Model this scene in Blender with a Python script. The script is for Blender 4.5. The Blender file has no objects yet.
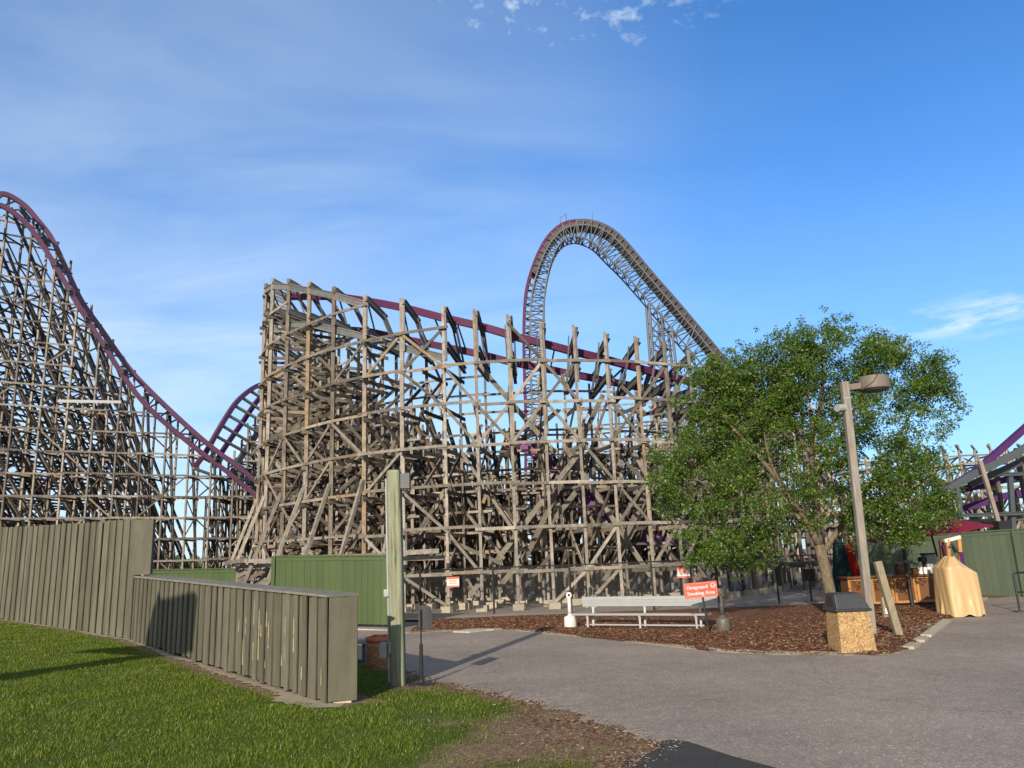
import bpy, math, random
import numpy as np
from mathutils import Vector
random.seed(7); rng = np.random.default_rng(7)
sc = bpy.context.scene
R = math.radians

# ------------------------------------------------------------------ camera
H = 1.85; FPX = 769.0; PITCH = R(12.9); ROLL = 0.040
cd = bpy.data.cameras.new('camera'); cam = bpy.data.objects.new('camera', cd)
sc.collection.objects.link(cam); sc.camera = cam
cd.sensor_width = 36.0; cd.lens = FPX/1024*36.0; cd.clip_start = 0.1; cd.clip_end = 6000
cam.location = (0, 0, H)
CF = Vector((0, math.cos(PITCH), math.sin(PITCH)))
U0 = Vector((0, -math.sin(PITCH), math.cos(PITCH))); R0 = Vector((1, 0, 0))
CR = R0*math.cos(ROLL) - U0*math.sin(ROLL); CU = U0*math.cos(ROLL) + R0*math.sin(ROLL)
from mathutils import Matrix
cam.rotation_euler = Matrix((CR, CU, -CF)).transposed().to_euler()
EYE = Vector((0, 0, H))
def ray(u, v): return CF + CR*((u-512)/FPX) + CU*((384-v)/FPX)
def at(u, v, Y):
    d = ray(u, v); return EYE + d*(Y/d.y)
def gr(u, v, z=0.0):
    d = ray(u, v); return EYE + d*((z-H)/d.z)

# ------------------------------------------------------------------ light and sky
SUN_EL = R(20.0); SUNH = Vector((-0.295, -0.955)).normalized()      # horizontal direction towards the sun
sl = bpy.data.lights.new('sun', 'SUN'); so = bpy.data.objects.new('sun', sl); sc.collection.objects.link(so)
sl.energy = 4.7; sl.angle = R(0.5); sl.color = (1.0, 0.88, 0.73)
sdir = Vector((SUNH.x*math.cos(SUN_EL), SUNH.y*math.cos(SUN_EL), math.sin(SUN_EL)))
so.rotation_euler = sdir.to_track_quat('Z', 'Y').to_euler()
W = bpy.data.worlds.new('World'); sc.world = W; W.use_nodes = True
nt = W.node_tree; nt.nodes.clear()
def N(nt, t, **k):
    n = nt.nodes.new(t)
    for a, b in k.items(): setattr(n, a, b)
    return n
out = N(nt, 'ShaderNodeOutputWorld'); bg = N(nt, 'ShaderNodeBackground'); sky = N(nt, 'ShaderNodeTexSky')
sky.sky_type = 'NISHITA'; sky.sun_disc = False; sky.sun_elevation = SUN_EL
sky.sun_rotation = math.atan2(SUNH.x, SUNH.y)
sky.air_density = 1.0; sky.dust_density = 0.35; sky.ozone_density = 2.5
bg.inputs[1].default_value = 0.12
tc = N(nt, 'ShaderNodeTexCoord')
def math_(nt, op, a, b=None, c=None, clamp=False):
    n = N(nt, 'ShaderNodeMath', operation=op, use_clamp=clamp)
    for i, x in enumerate((a, b, c)):
        if x is None: continue
        if isinstance(x, (int, float)): n.inputs[i].default_value = x
        else: nt.links.new(x, n.inputs[i])
    return n.outputs[0]
def noise_(nt, vec, scale, detail=5, rough=0.55, dist=0.0):
    n = N(nt, 'ShaderNodeTexNoise'); n.inputs['Scale'].default_value = scale
    n.inputs['Detail'].default_value = detail; n.inputs['Roughness'].default_value = rough
    n.inputs['Distortion'].default_value = dist
    if vec is not None: nt.links.new(vec, n.inputs['Vector'])
    return n.outputs['Fac']
def ramp_(nt, fac, stops):
    n = N(nt, 'ShaderNodeValToRGB'); cr = n.color_ramp
    while len(cr.elements) < len(stops): cr.elements.new(0.5)
    for e, (p, c) in zip(cr.elements, stops):
        e.position = p; e.color = (c, c, c, 1) if isinstance(c, (int, float)) else (*c, 1)
    nt.links.new(fac, n.inputs[0]); return n.outputs[0]
def mix_(nt, fac, a, b, mode='MIX'):
    n = N(nt, 'ShaderNodeMix', data_type='RGBA', blend_type=mode)
    for s, x in ((n.inputs[0], fac), (n.inputs[6], a), (n.inputs[7], b)):
        if isinstance(x, (int, float)): s.default_value = x
        elif isinstance(x, tuple): s.default_value = (*x, 1)
        else: nt.links.new(x, s)
    return n.outputs[2]
# clouds: looked up on a plane high above the viewer
sx = N(nt, 'ShaderNodeSeparateXYZ'); nt.links.new(tc.outputs['Generated'], sx.inputs[0])
zz = math_(nt, 'ADD', math_(nt, 'MAXIMUM', sx.outputs[2], 0.0), 0.12)
px = math_(nt, 'DIVIDE', sx.outputs[0], zz); py = math_(nt, 'DIVIDE', sx.outputs[1], zz)
cv = N(nt, 'ShaderNodeCombineXYZ'); nt.links.new(px, cv.inputs[0]); nt.links.new(py, cv.inputs[1])
mp = N(nt, 'ShaderNodeMapping'); nt.links.new(cv.outputs[0], mp.inputs[0])
mp.inputs['Rotation'].default_value = (0, 0, R(58)); mp.inputs['Scale'].default_value = (0.7, 1.5, 1); mp.inputs['Location'].default_value = (1.3, 0.4, 0)
veil = ramp_(nt, noise_(nt, mp.outputs[0], 1.3, 7, 0.55, 0.6), [(0.18, 0.0), (0.78, 1.0)])
leftw = ramp_(nt, math_(nt, 'ADD', sx.outputs[0], 0.5), [(0.25, 1.0), (0.6, 0.5), (0.75, 0.16), (0.9, 0.06)])
lowz = ramp_(nt, sx.outputs[2], [(0.0, 1.0), (0.35, 0.62), (0.8, 0.3)])
veil = math_(nt, 'MULTIPLY', math_(nt, 'MULTIPLY', veil, leftw), math_(nt, 'MULTIPLY', lowz, 1.0))
def blob(direction, r0, r1, sxyz=(1, 1, 1)):
    d = Vector(direction).normalized()
    vm = N(nt, 'ShaderNodeVectorMath', operation='SUBTRACT'); nt.links.new(tc.outputs['Generated'], vm.inputs[0]); vm.inputs[1].default_value = d
    ms = N(nt, 'ShaderNodeVectorMath', operation='MULTIPLY'); nt.links.new(vm.outputs[0], ms.inputs[0]); ms.inputs[1].default_value = sxyz
    ln = N(nt, 'ShaderNodeVectorMath', operation='LENGTH'); nt.links.new(ms.outputs[0], ln.inputs[0])
    return ramp_(nt, ln.outputs['Value'], [(r0, 1.0), (r1, 0.0)])
puff = ramp_(nt, noise_(nt, cv.outputs[0], 21, 6, 0.62, 0.15), [(0.49, 0.0), (0.61, 0.32), (0.77, 0.85)])
puffm = blob(ray(575, -2), 0.10, 0.24, (1, 3.0, 3.0))
puff = math_(nt, 'MULTIPLY', puff, puffm)
mp2 = N(nt, 'ShaderNodeMapping'); nt.links.new(tc.outputs['Generated'], mp2.inputs[0]); mp2.inputs['Scale'].default_value = (7, 7, 30)
wisp = ramp_(nt, noise_(nt, mp2.outputs[0], 1.6, 6, 0.6, 0.4), [(0.42, 0.0), (0.62, 0.85)])
wisp = math_(nt, 'MULTIPLY', wisp, blob(ray(985, 314), 0.02, 0.13, (1, 1, 4.5)))
hz = ramp_(nt, sx.outputs[2], [(0.0, 0.72), (0.10, 0.45), (0.25, 0.2), (0.42, 0.05), (0.6, 0.0)])
cl = math_(nt, 'MAXIMUM', math_(nt, 'MAXIMUM', veil, puff), wisp)
skyc = mix_(nt, 1.0, sky.outputs[0], (0.33, 0.86, 1.36), 'MULTIPLY')
skyc = mix_(nt, hz, skyc, (4.4, 4.95, 5.5))
skyc = mix_(nt, cl, skyc, (5.2, 6.1, 6.6))
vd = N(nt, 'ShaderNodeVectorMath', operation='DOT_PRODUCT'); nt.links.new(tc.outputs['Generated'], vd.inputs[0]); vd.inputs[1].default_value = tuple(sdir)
skyc = mix_(nt, ramp_(nt, vd.outputs['Value'], [(0.10, 0.0), (0.5, 0.4), (0.97, 0.9)]), skyc, (5.6, 5.4, 5.0))  # warm haze round the unseen sun, added to fill the blue shadows
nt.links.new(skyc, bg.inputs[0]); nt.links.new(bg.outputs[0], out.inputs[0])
sc.view_settings.view_transform = 'Standard'; sc.view_settings.look = 'None'
sc.view_settings.gamma = 1.0; sc.view_settings.use_curve_mapping = False
sc.view_settings.exposure = 0.45
sc.render.engine = 'CYCLES'
sc.cycles.max_bounces = 6; sc.cycles.transparent_max_bounces = 8

# ------------------------------------------------------------------ materials
def mat(name, rough=0.8, spec=0.3, metal=0.0):
    m = bpy.data.materials.new(name); m.use_nodes = True
    b = m.node_tree.nodes['Principled BSDF']
    b.inputs['Roughness'].default_value = rough; b.inputs['Specular IOR Level'].default_value = spec
    b.inputs['Metallic'].default_value = metal
    return m, m.node_tree, b
def rnd_(nt):
    g = N(nt, 'ShaderNodeNewGeometry'); o = N(nt, 'ShaderNodeObjectInfo')
    return math_(nt, 'FRACT', math_(nt, 'ADD', g.outputs['Random Per Island'], o.outputs['Random']))
def objc(nt): return N(nt, 'ShaderNodeTexCoord').outputs['Object']
def bump_(nt, b, h, dist=0.01, strength=0.5):
    n = N(nt, 'ShaderNodeBump'); n.inputs['Distance'].default_value = dist; n.inputs['Strength'].default_value = strength
    nt.links.new(h, n.inputs['Height']); nt.links.new(n.outputs[0], b.inputs['Normal'])
def m_varied(name, stops, nscale=6.0, namt=0.35, rough=0.85, spec=0.2, metal=0.0, stretch=(1, 1, 1), bump=0.0):
    """colour picked per piece from stops, then mottled by noise"""
    m, nt, b = mat(name, rough, spec, metal)
    c = ramp_(nt, rnd_(nt), stops)
    mpn = N(nt, 'ShaderNodeMapping'); nt.links.new(objc(nt), mpn.inputs[0]); mpn.inputs['Scale'].default_value = stretch
    n1 = noise_(nt, mpn.outputs[0], nscale, 6, 0.65)
    f = ramp_(nt, n1, [(0.25, 1-namt), (0.75, 1+namt*0.6)])
    nt.links.new(mix_(nt, 1.0, c, f, 'MULTIPLY'), b.inputs['Base Color'])
    if bump: bump_(nt, b, n1, bump)
    return m
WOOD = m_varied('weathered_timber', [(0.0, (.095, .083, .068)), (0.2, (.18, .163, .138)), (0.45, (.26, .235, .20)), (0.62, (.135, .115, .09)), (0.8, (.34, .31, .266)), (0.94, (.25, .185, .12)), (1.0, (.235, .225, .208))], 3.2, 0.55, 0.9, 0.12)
WOODD = m_varied('shaded_timber', [(0.0, (.05, .045, .04)), (0.4, (.105, .09, .075)), (0.75, (.20, .172, .138)), (0.92, (.28, .235, .18)), (1.0, (.29, .20, .125))], 3.0, 0.4, 0.9, 0.15)  # inner trestle timber: its shade is put into this darker colour
STEEL = m_varied('grey_green_steel', [(0.0, (.09, .098, .097)), (1.0, (.17, .178, .172))], 4.0, 0.3, 0.65, 0.25, 0.0)
STEELB = m_varied('blue_grey_steel', [(0.0, (.035, .047, .055)), (1.0, (.06, .074, .082))], 4.0, 0.2, 0.5, 0.4)
STEELD = m_varied('dark_steel', [(0.0, (.045, .05, .055)), (1.0, (.09, .095, .10))], 4.0, 0.25, 0.5, 0.4)
TRUSS = m_varied('pale_truss_steel', [(0.0, (.065, .071, .076)), (1.0, (.12, .128, .134))], 2.0, 0.2, 0.6, 0.3)
PURPLE = m_varied('purple_rail_paint', [(0.0, (.075, .026, .060)), (1.0, (.10, .036, .078))], 0.7, 0.25, 0.4, 0.5)
MAGENTA = m_varied('deep_purple_rail_paint', [(0.0, (.05, .014, .075)), (1.0, (.065, .018, .092))], 0.7, 0.25, 0.65, 0.2)
DEEP = m_varied('maroon_purple_rail_paint', [(0.0, (.068, .013, .046)), (1.0, (.088, .018, .06))], 0.7, 0.25, 0.65, 0.2)
DARKR = m_varied('shadow_brown_rail_paint', [(0.0, (.024, .019, .023)), (1.0, (.042, .033, .037))], 0.7, 0.25, 0.5, 0.4)  # lift-side track seen from below: underside shade put into the colour
CONC = m_varied('pale_concrete', [(0.0, (.33, .295, .225)), (1.0, (.43, .385, .30))], 12, 0.3, 0.95)
OLIVE = m_varied('olive_fence_paint', [(0.0, (.088, .083, .059)), (0.5, (.106, .100, .071)), (1.0, (.128, .121, .087))], 5, 0.32, 0.7, 0.25, 0, (1, 1, .25))
OLIVEC = m_varied('worn_fence_cap_paint', [(0.0, (.14, .135, .11)), (1.0, (.19, .18, .15))], 4, 0.35, 0.75)
CHIP = m_varied('bare_yellow_wood', [(0.0, (.42, .35, .19)), (1.0, (.5, .43, .25))], 9, 0.3)
GREENF = m_varied('bright_green_fence_paint', [(0.0, (.038, .066, .017)), (1.0, (.047, .078, .021))], 2.5, 0.16, 0.6, 0.3, 0, (1, 1, .3))
GREENR = m_varied('sage_green_fence_paint', [(0.0, (.052, .071, .045)), (1.0, (.064, .085, .055))], 2.5, 0.16, 0.7, 0.25, 0, (1, 1, .3))
BLACK = m_varied('black_paint', [(0.0, (.012, .012, .013)), (1.0, (.02, .02, .02))], 8, 0.3, 0.45, 0.4)
HOOD = m_varied('black_plastic', [(0.0, (.03, .032, .035)), (1.0, (.04, .042, .045))], 14, 0.3, 0.42, 0.5)
LAMP = m_varied('taupe_lamp_paint', [(0.0, (.14, .12, .098)), (1.0, (.165, .14, .115))], 5, 0.25, 0.6, 0.3)
POLE = m_varied('greyed_lamp_post_timber', [(0.0, (.19, .17, .145)), (1.0, (.23, .205, .175))], 4, 0.45, 0.85, 0.2, 0, (3, 3, .4))
WHITE = m_varied('white_paint', [(0.0, (.55, .54, .51)), (1.0, (.62, .61, .58))], 8, 0.12, 0.5, 0.4)
GREYP = m_varied('grey_plastic', [(0.0, (.26, .27, .275)), (1.0, (.32, .33, .335))], 8, 0.15, 0.5, 0.4)
TAUPEP = m_varied('dark_taupe_plastic', [(0.0, (.075, .07, .063)), (1.0, (.09, .085, .075))], 8, 0.2, 0.5, 0.4)
ALU = m_varied('brushed_aluminium', [(0.0, (.30, .315, .315)), (1.0, (.36, .375, .375))], 6, 0.1, 0.42, 0.5, 0.2, (1, 1, 1))
RED = m_varied('red_sign_paint', [(0.0, (.66, .085, .055)), (1.0, (.68, .09, .06))], 4, 0.08, 0.5, 0.4)
ORANGE = m_varied('orange_varnished_wood', [(0.0, (.34, .165, .05)), (1.0, (.42, .21, .065))], 6, 0.3, 0.5, 0.4)
BROWN = m_varied('brown_wood_panel', [(0.0, (.11, .045, .017)), (1.0, (.15, .062, .022))], 2, 0.25, 0.5, 0.4, 0, (4, 4, .6))
MAROON = m_varied('maroon_canvas', [(0.0, (.17, .010, .028)), (1.0, (.19, .012, .032))], 5, 0.15, 0.9)
DKGREEN = m_varied('dark_green_canvas', [(0.0, (.012, .035, .035)), (1.0, (.016, .045, .043))], 5, 0.25, 0.9)
REDC = m_varied('red_canvas', [(0.0, (.45, .02, .012)), (1.0, (.5, .025, .015))], 5, 0.2, 0.9)
TAN = m_varied('tan_vinyl_cover', [(0.0, (.45, .31, .155)), (1.0, (.46, .315, .158))], 2, 0.06, 0.36, 0.5)
TERRA = m_varied('terracotta', [(0.0, (.42, .15, .08)), (1.0, (.48, .18, .1))], 8, 0.3)
CUP = m_varied('white_paper', [(0.0, (.75, .73, .68)), (1.0, (.8, .78, .73))], 8, 0.06)
BARK = m_varied('tree_bark', [(0.0, (.125, .10, .07)), (1.0, (.16, .13, .09))], 14, 0.6, 0.95, 0.1, 0, (1, 1, .45), 0.03)
MULCHC = m_varied('bark_chip', [(0.0, (.05, .024, .014)), (0.3, (.14, .062, .032)), (0.65, (.21, .10, .052)), (0.88, (.30, .16, .09)), (1.0, (.42, .30, .20))], 20, 0.3, 0.9)
LITTER = m_varied('bark_litter', [(0.0, (.06, .027, .016)), (0.45, (.15, .068, .038)), (0.8, (.21, .11, .062)), (0.94, (.32, .24, .15)), (1.0, (.45, .40, .31))], 20, 0.3, 0.9)
PEBBLE = m_varied('pale_grit', [(0.0, (.2, .17, .135)), (1.0, (.42, .37, .30))], 20, 0.2, 0.9)

def leaf_mat(name, stops, trans=0.35):
    m, nt, b = mat(name, 0.42, 0.4)
    c = ramp_(nt, rnd_(nt), stops)
    nt.links.new(c, b.inputs['Base Color'])
    t = N(nt, 'ShaderNodeBsdfTranslucent'); nt.links.new(mix_(nt, 1.0, c, (1.3, 1.5, .7), 'MULTIPLY'), t.inputs[0])
    ms = N(nt, 'ShaderNodeMixShader'); ms.inputs[0].default_value = trans
    nt.links.new(b.outputs[0], ms.inputs[1]); nt.links.new(t.outputs[0], ms.inputs[2])
    nt.links.new(ms.outputs[0], nt.nodes['Material Output'].inputs[0]); return m
LEAF = leaf_mat('oak_leaf', [(0.0, (.036, .082, .011)), (0.4, (.060, .122, .014)), (0.75, (.098, .165, .02)), (0.94, (.15, .20, .04)), (1.0, (.20, .14, .05))], 0.35)
FARLEAF = leaf_mat('far_leaf', [(0.0, (.06, .10, .025)), (1.0, (.11, .15, .04))], 0.3)
GRASS = leaf_mat('grass_blade', [(0.0, (.055, .095, .007)), (0.45, (.105, .155, .009)), (0.86, (.16, .20, .014)), (0.96, (.21, .205, .04)), (1.0, (.30, .25, .11))], 0.35)

def pole_mat():
    m, nt, b = mat('green_treated_timber', 0.85, 0.15)
    mpn = N(nt, 'ShaderNodeMapping'); nt.links.new(objc(nt), mpn.inputs[0]); mpn.inputs['Scale'].default_value = (14, 14, 0.7)
    n1 = noise_(nt, mpn.outputs[0], 1.6, 6, 0.7, 0.3)
    n2 = noise_(nt, objc(nt), 2.2, 4, 0.6)
    c = ramp_(nt, n1, [(0.32, (.06, .052, .037)), (0.43, (.16, .172, .115)), (0.6, (.245, .265, .185)), (0.8, (.31, .312, .23))])
    c = mix_(nt, ramp_(nt, n2, [(0.52, 0.0), (0.7, 0.55)]), c, (.22, .17, .09))
    nt.links.new(c, b.inputs['Base Color']); bump_(nt, b, n1, 0.012); return m
GPOLE = pole_mat()
def aggregate_mat(name, base):
    m, nt, b = mat(name, 0.8, 0.25)
    v = N(nt, 'ShaderNodeTexVoronoi'); v.inputs['Scale'].default_value = 60; nt.links.new(objc(nt), v.inputs['Vector'])
    sp = N(nt, 'ShaderNodeSeparateColor'); nt.links.new(v.outputs['Color'], sp.inputs[0])
    c = ramp_(nt, sp.outputs[0], [(0.0, tuple(x*.4 for x in base)), (0.35, tuple(x*.8 for x in base)), (0.7, base), (1.0, tuple(min(.75, x*1.5) for x in base))])
    nt.links.new(c, b.inputs['Base Color']); bump_(nt, b, v.outputs['Distance'], 0.012); return m
AGG = aggregate_mat('exposed_aggregate', (.36, .235, .11))
AGG2 = aggregate_mat('brown_aggregate', (.36, .19, .10))
def asphalt_mat(name, base, warm=(1, .94, .87), speck=True):
    m, nt, b = mat(name, 0.85, 0.25)
    oc = objc(nt)
    big = ramp_(nt, noise_(nt, oc, 0.35, 5, 0.6), [(0.3, .80), (0.7, 1.16)])
    v = N(nt, 'ShaderNodeTexVoronoi'); v.inputs['Scale'].default_value = 62; nt.links.new(oc, v.inputs['Vector'])
    sp = N(nt, 'ShaderNodeSeparateColor'); nt.links.new(v.outputs['Color'], sp.inputs[0])
    st = ramp_(nt, sp.outputs[1], [(0.0, .72), (0.5, .96), (0.88, 1.08), (0.95, 1.45), (1.0, 1.85)] if speck else [(0.0, .8), (1.0, 1.2)])
    mid = ramp_(nt, noise_(nt, oc, 4.0, 6, 0.7), [(0.3, .86), (0.7, 1.12)])
    c = mix_(nt, 1.0, tuple(base*w for w in warm), big, 'MULTIPLY'); c = mix_(nt, 1.0, c, mid, 'MULTIPLY'); c = mix_(nt, 1.0, c, st, 'MULTIPLY')
    # dark stains with a shape of their own
    mpn = N(nt, 'ShaderNodeMapping'); nt.links.new(oc, mpn.inputs[0]); mpn.inputs['Scale'].default_value = (.25, 1.3, 1)
    stn = ramp_(nt, noise_(nt, mpn.outputs[0], 0.7, 5, 0.6), [(0.60, 0.0), (0.72, 0.30)])
    c = mix_(nt, stn, c, (base*.55, base*.52, base*.48))
    # a few wandering cracks
    wv = N(nt, 'ShaderNodeTexVoronoi', feature='DISTANCE_TO_EDGE'); wv.inputs['Scale'].default_value = 0.16
    dm = N(nt, 'ShaderNodeVectorMath', operation='ADD'); nz = N(nt, 'ShaderNodeTexNoise'); nz.inputs['Scale'].default_value = 1.2; nz.inputs['Detail'].default_value = 5
    nt.links.new(oc, nz.inputs['Vector']); nt.links.new(oc, dm.inputs[0]); nt.links.new(nz.outputs['Color'], dm.inputs[1]); nt.links.new(dm.outputs[0], wv.inputs['Vector'])
    c = mix_(nt, ramp_(nt, wv.outputs['Distance'], [(0.0, .32), (0.003, 0.0)]), c, (.03, .028, .026))
    nt.links.new(c, b.inputs['Base Color']); bump_(nt, b, sp.outputs[1], 0.006, 0.4); return m
ASPH = asphalt_mat('old_asphalt', .25, (1.03, .86, .695))
ASPHD = asphalt_mat('fresh_asphalt_patch', .045, (1, .92, .83), False)
def dirt_mat(name, c0, c1, c2, sc1=3.0):
    m, nt, b = mat(name, 0.95, 0.1); oc = objc(nt)
    n1 = noise_(nt, oc, sc1, 8, 0.7); n2 = noise_(nt, oc, sc1*9, 4, 0.7)
    c = ramp_(nt, n1, [(0.3, c0), (0.5, c1), (0.7, c2)]); c = mix_(nt, 1.0, c, ramp_(nt, n2, [(0.3, .6), (0.7, 1.35)]), 'MULTIPLY')
    nt.links.new(c, b.inputs['Base Color']); bump_(nt, b, n2, 0.02); return m
DIRT = dirt_mat('sandy_dirt', (.15, .12, .09), (.21, .17, .13), (.28, .24, .19))
SAND = dirt_mat('pale_sand', (.24, .205, .155), (.31, .265, .20), (.38, .33, .255), 5)
MULCH = dirt_mat('mulch', (.09, .043, .025), (.15, .073, .042), (.21, .11, .065), 6)
def lawn_mat():
    m, nt, b = mat('lawn_soil', 0.95, 0.1); oc = objc(nt)
    a = N(nt, 'ShaderNodeAttribute', attribute_name='wear')
    n1 = noise_(nt, oc, 2.5, 7, 0.7); n2 = noise_(nt, oc, 30, 4, 0.7)
    g = ramp_(nt, n1, [(0.3, (.036, .06, .008)), (0.6, (.058, .085, .010)), (0.8, (.10, .11, .025))])
    d = ramp_(nt, n2, [(0.3, (.085, .05, .03)), (0.5, (.16, .105, .065)), (0.62, (.25, .19, .12)), (0.8, (.36, .30, .21))])
    f = math_(nt, 'ADD', a.outputs['Fac'], math_(nt, 'MULTIPLY', math_(nt, 'SUBTRACT', n1, 0.5), 0.7))
    c = mix_(nt, ramp_(nt, f, [(0.35, 0.0), (0.6, 1.0)]), g, d)
    nt.links.new(c, b.inputs['Base Color']); bump_(nt, b, n2, 0.02); return m
LAWN = lawn_mat()

# ------------------------------------------------------------------ mesh helpers
ORG = {}
class MB:
    def __init__(s): s.v = []; s.f = []
    def add(s, vs, fs):
        o = len(s.v); s.v.extend(vs); s.f.extend([tuple(o+i for i in f) for f in fs]); return s
    def beam(s, p, q, w, h, up=(0, 0, 1)):
        """a timber of section w x h from p to q"""
        p = Vector(p); q = Vector(q); d = (q-p)
        if d.length < 1e-5: return s
        d.normalize(); up = Vector(up)
        if abs(d.dot(up)) > 0.97: up = Vector((0.05, 1, 0)) if abs(d.z) > 0.7 else Vector((0, 0, 1))
        a = d.cross(up).normalized(); b = a.cross(d).normalized()
        a = a*(w/2); b = b*(h/2)
        s.add([p-a-b, p+a-b, p+a+b, p-a+b, q-a-b, q+a-b, q+a+b, q-a+b],
              [(0, 3, 2, 1), (4, 5, 6, 7), (0, 1, 5, 4), (1, 2, 6, 5), (2, 3, 7, 6), (3, 0, 4, 7)]); return s
    def ibeam(s, p, q, w, h, up=(0, 0, 1), t=0.04):
        p = Vector(p); q = Vector(q); d = (q-p).normalized(); up = Vector(up)
        a = d.cross(up).normalized(); b = a.cross(d).normalized()
        for sg in (-1, 1): s.beam(p+b*(sg*(h/2-t/2)), q+b*(sg*(h/2-t/2)), w, t, up)
        s.beam(p, q, t, h-2*t, up); return s
    def box(s, c, size, rz=0):
        c = Vector(c); ax = Vector((math.cos(rz), math.sin(rz), 0)); ay = Vector((-ax.y, ax.x, 0))
        X = ax*(size[0]/2); Y = ay*(size[1]/2); Z = Vector((0, 0, size[2]/2))
        s.add([c-X-Y-Z, c+X-Y-Z, c+X+Y-Z, c-X+Y-Z, c-X-Y+Z, c+X-Y+Z, c+X+Y+Z, c-X+Y+Z],
              [(0, 3, 2, 1), (4, 5, 6, 7), (0, 1, 5, 4), (1, 2, 6, 5), (2, 3, 7, 6), (3, 0, 4, 7)]); return s
    def tube(s, pts, rad, n=8, caps=True):
        pts = [Vector(p) for p in pts]; rs = rad if isinstance(rad, (list, tuple)) else [rad]*len(pts)
        vs = []; fs = []; prev = None
        for i, p in enumerate(pts):
            d = (pts[min(i+1, len(pts)-1)]-pts[max(i-1, 0)])
            d = d.normalized() if d.length > 1e-9 else Vector((0, 0, 1))
            if prev is None: a = d.orthogonal().normalized()
            else:
                a = prev - d*prev.dot(d); a = a.normalized() if a.length > 1e-6 else d.orthogonal().normalized()
            prev = a; b = d.cross(a)
            for k in range(n):
                t = 2*math.pi*k/n; vs.append(p+(a*math.cos(t)+b*math.sin(t))*rs[i])
        for i in range(len(pts)-1):
            for k in range(n):
                k2 = (k+1) % n; fs.append((i*n+k, i*n+k2, (i+1)*n+k2, (i+1)*n+k))
        if caps: fs.append(tuple(range(n-1, -1, -1))); fs.append(tuple((len(pts)-1)*n+k for k in range(n)))
        s.add(vs, fs); return s
    def lathe(s, c, prof, n=24):
        c = Vector(c); vs = []; fs = []
        for r, z in prof:
            for k in range(n):
                t = 2*math.pi*k/n; vs.append(c+Vector((r*math.cos(t), r*math.sin(t), z)))
        for i in range(len(prof)-1):
            for k in range(n):
                k2 = (k+1) % n; fs.append((i*n+k, i*n+k2, (i+1)*n+k2, (i+1)*n+k))
        fs.append(tuple(range(n-1, -1, -1))); fs.append(tuple((len(prof)-1)*n+k for k in range(n)))
        s.add(vs, fs); return s
    def prism(s, poly, z0, z1):
        """vertical prism; z0/z1 numbers or lists per corner"""
        n = len(poly); a = z0 if isinstance(z0, (list, tuple)) else [z0]*n; b = z1 if isinstance(z1, (list, tuple)) else [z1]*n
        vs = [Vector((p[0], p[1], a[i])) for i, p in enumerate(poly)]+[Vector((p[0], p[1], b[i])) for i, p in enumerate(poly)]
        fs = [tuple(range(n-1, -1, -1)), tuple(range(n, 2*n))]+[(i, (i+1) % n, n+(i+1) % n, n+i) for i in range(n)]
        s.add(vs, fs); return s
    def build(s, name, m, parent=None, smooth=False):
        o0 = Vector((0, 0, 0))
        if parent is not None: o0 = ORG.get(parent.name, o0)
        me = bpy.data.meshes.new(name)
        me.from_pydata([tuple(Vector(v)-o0) for v in s.v], [], s.f); me.update()
        if smooth: me.polygons.foreach_set('use_smooth', [True]*len(me.polygons))
        me.materials.append(m)
        o = bpy.data.objects.new(name, me); sc.collection.objects.link(o)
        if parent is not None: o.parent = parent; ORG[o.name] = o0
        return o
def tag(o, label=None, cat=None, group=None, kind=None):
    for k, x in (('label', label), ('category', cat), ('group', group), ('kind', kind)):
        if x: o[k] = x
    return o
def thing(name, loc, label, cat, group=None):
    o = bpy.data.objects.new(name, None); sc.collection.objects.link(o); o.location = loc
    o.empty_display_size = 0.3; ORG[o.name] = Vector(loc); return tag(o, label, cat, group)
def solo(mb, name, m, loc, label, cat, group=None, smooth=False):
    """a thing that is one mesh, origin at loc"""
    l = Vector(loc); mb.v = [Vector(v)-l for v in mb.v]
    o = mb.build(name, m, None, smooth); o.location = l; ORG[o.name] = l; return tag(o, label, cat, group)
def emit(parent, kind, pieces, m, limit=100):
    """pieces: list of MB; the largest in view become parts of their own, the rest one stuff part"""
    def key(p):
        a = np.array([tuple(v) for v in p.v]); c = a.mean(0); size = np.linalg.norm(a.max(0)-a.min(0))
        return -size/max(1.0, np.linalg.norm(c-np.array(EYE)))
    pieces = [p for p in pieces if p.v]
    if len(pieces) > limit: pieces = sorted(pieces, key=key)
    for p in pieces[:limit]: p.build(kind, m, parent)
    if len(pieces) > limit:
        r = MB()
        for p in pieces[limit:]: r.add(p.v, p.f)
        tag(r.build(kind, m, parent), kind='stuff')
def interp(tab, x):
    xs = [t[0] for t in tab]; return float(np.interp(x, xs, [t[1] for t in tab]))
def resample(pts, step):
    pts = [Vector(p) for p in pts]; out = [pts[0]]; need = step
    for a, b in zip(pts, pts[1:]):
        L = (b-a).length; pos = 0.0
        while L-pos >= need:
            pos += need; out.append(a+(b-a)*(pos/L)); need = step
        need -= L-pos
    return out
def smooth_path(pts, n=6):
    """Catmull-Rom through pts"""
    P = [Vector(p) for p in pts]; P = [P[0]*2-P[1]]+P+[P[-1]*2-P[-2]]; out = []
    for i in range(1, len(P)-2):
        for k in range(n):
            t = k/n; a, b, c, d = P[i-1], P[i], P[i+1], P[i+2]
            out.append(0.5*((2*b)+(c-a)*t+(2*a-5*b+4*c-d)*t*t+(3*b-a-3*c+d)*t**3))
    out.append(P[-2]); return out
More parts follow.
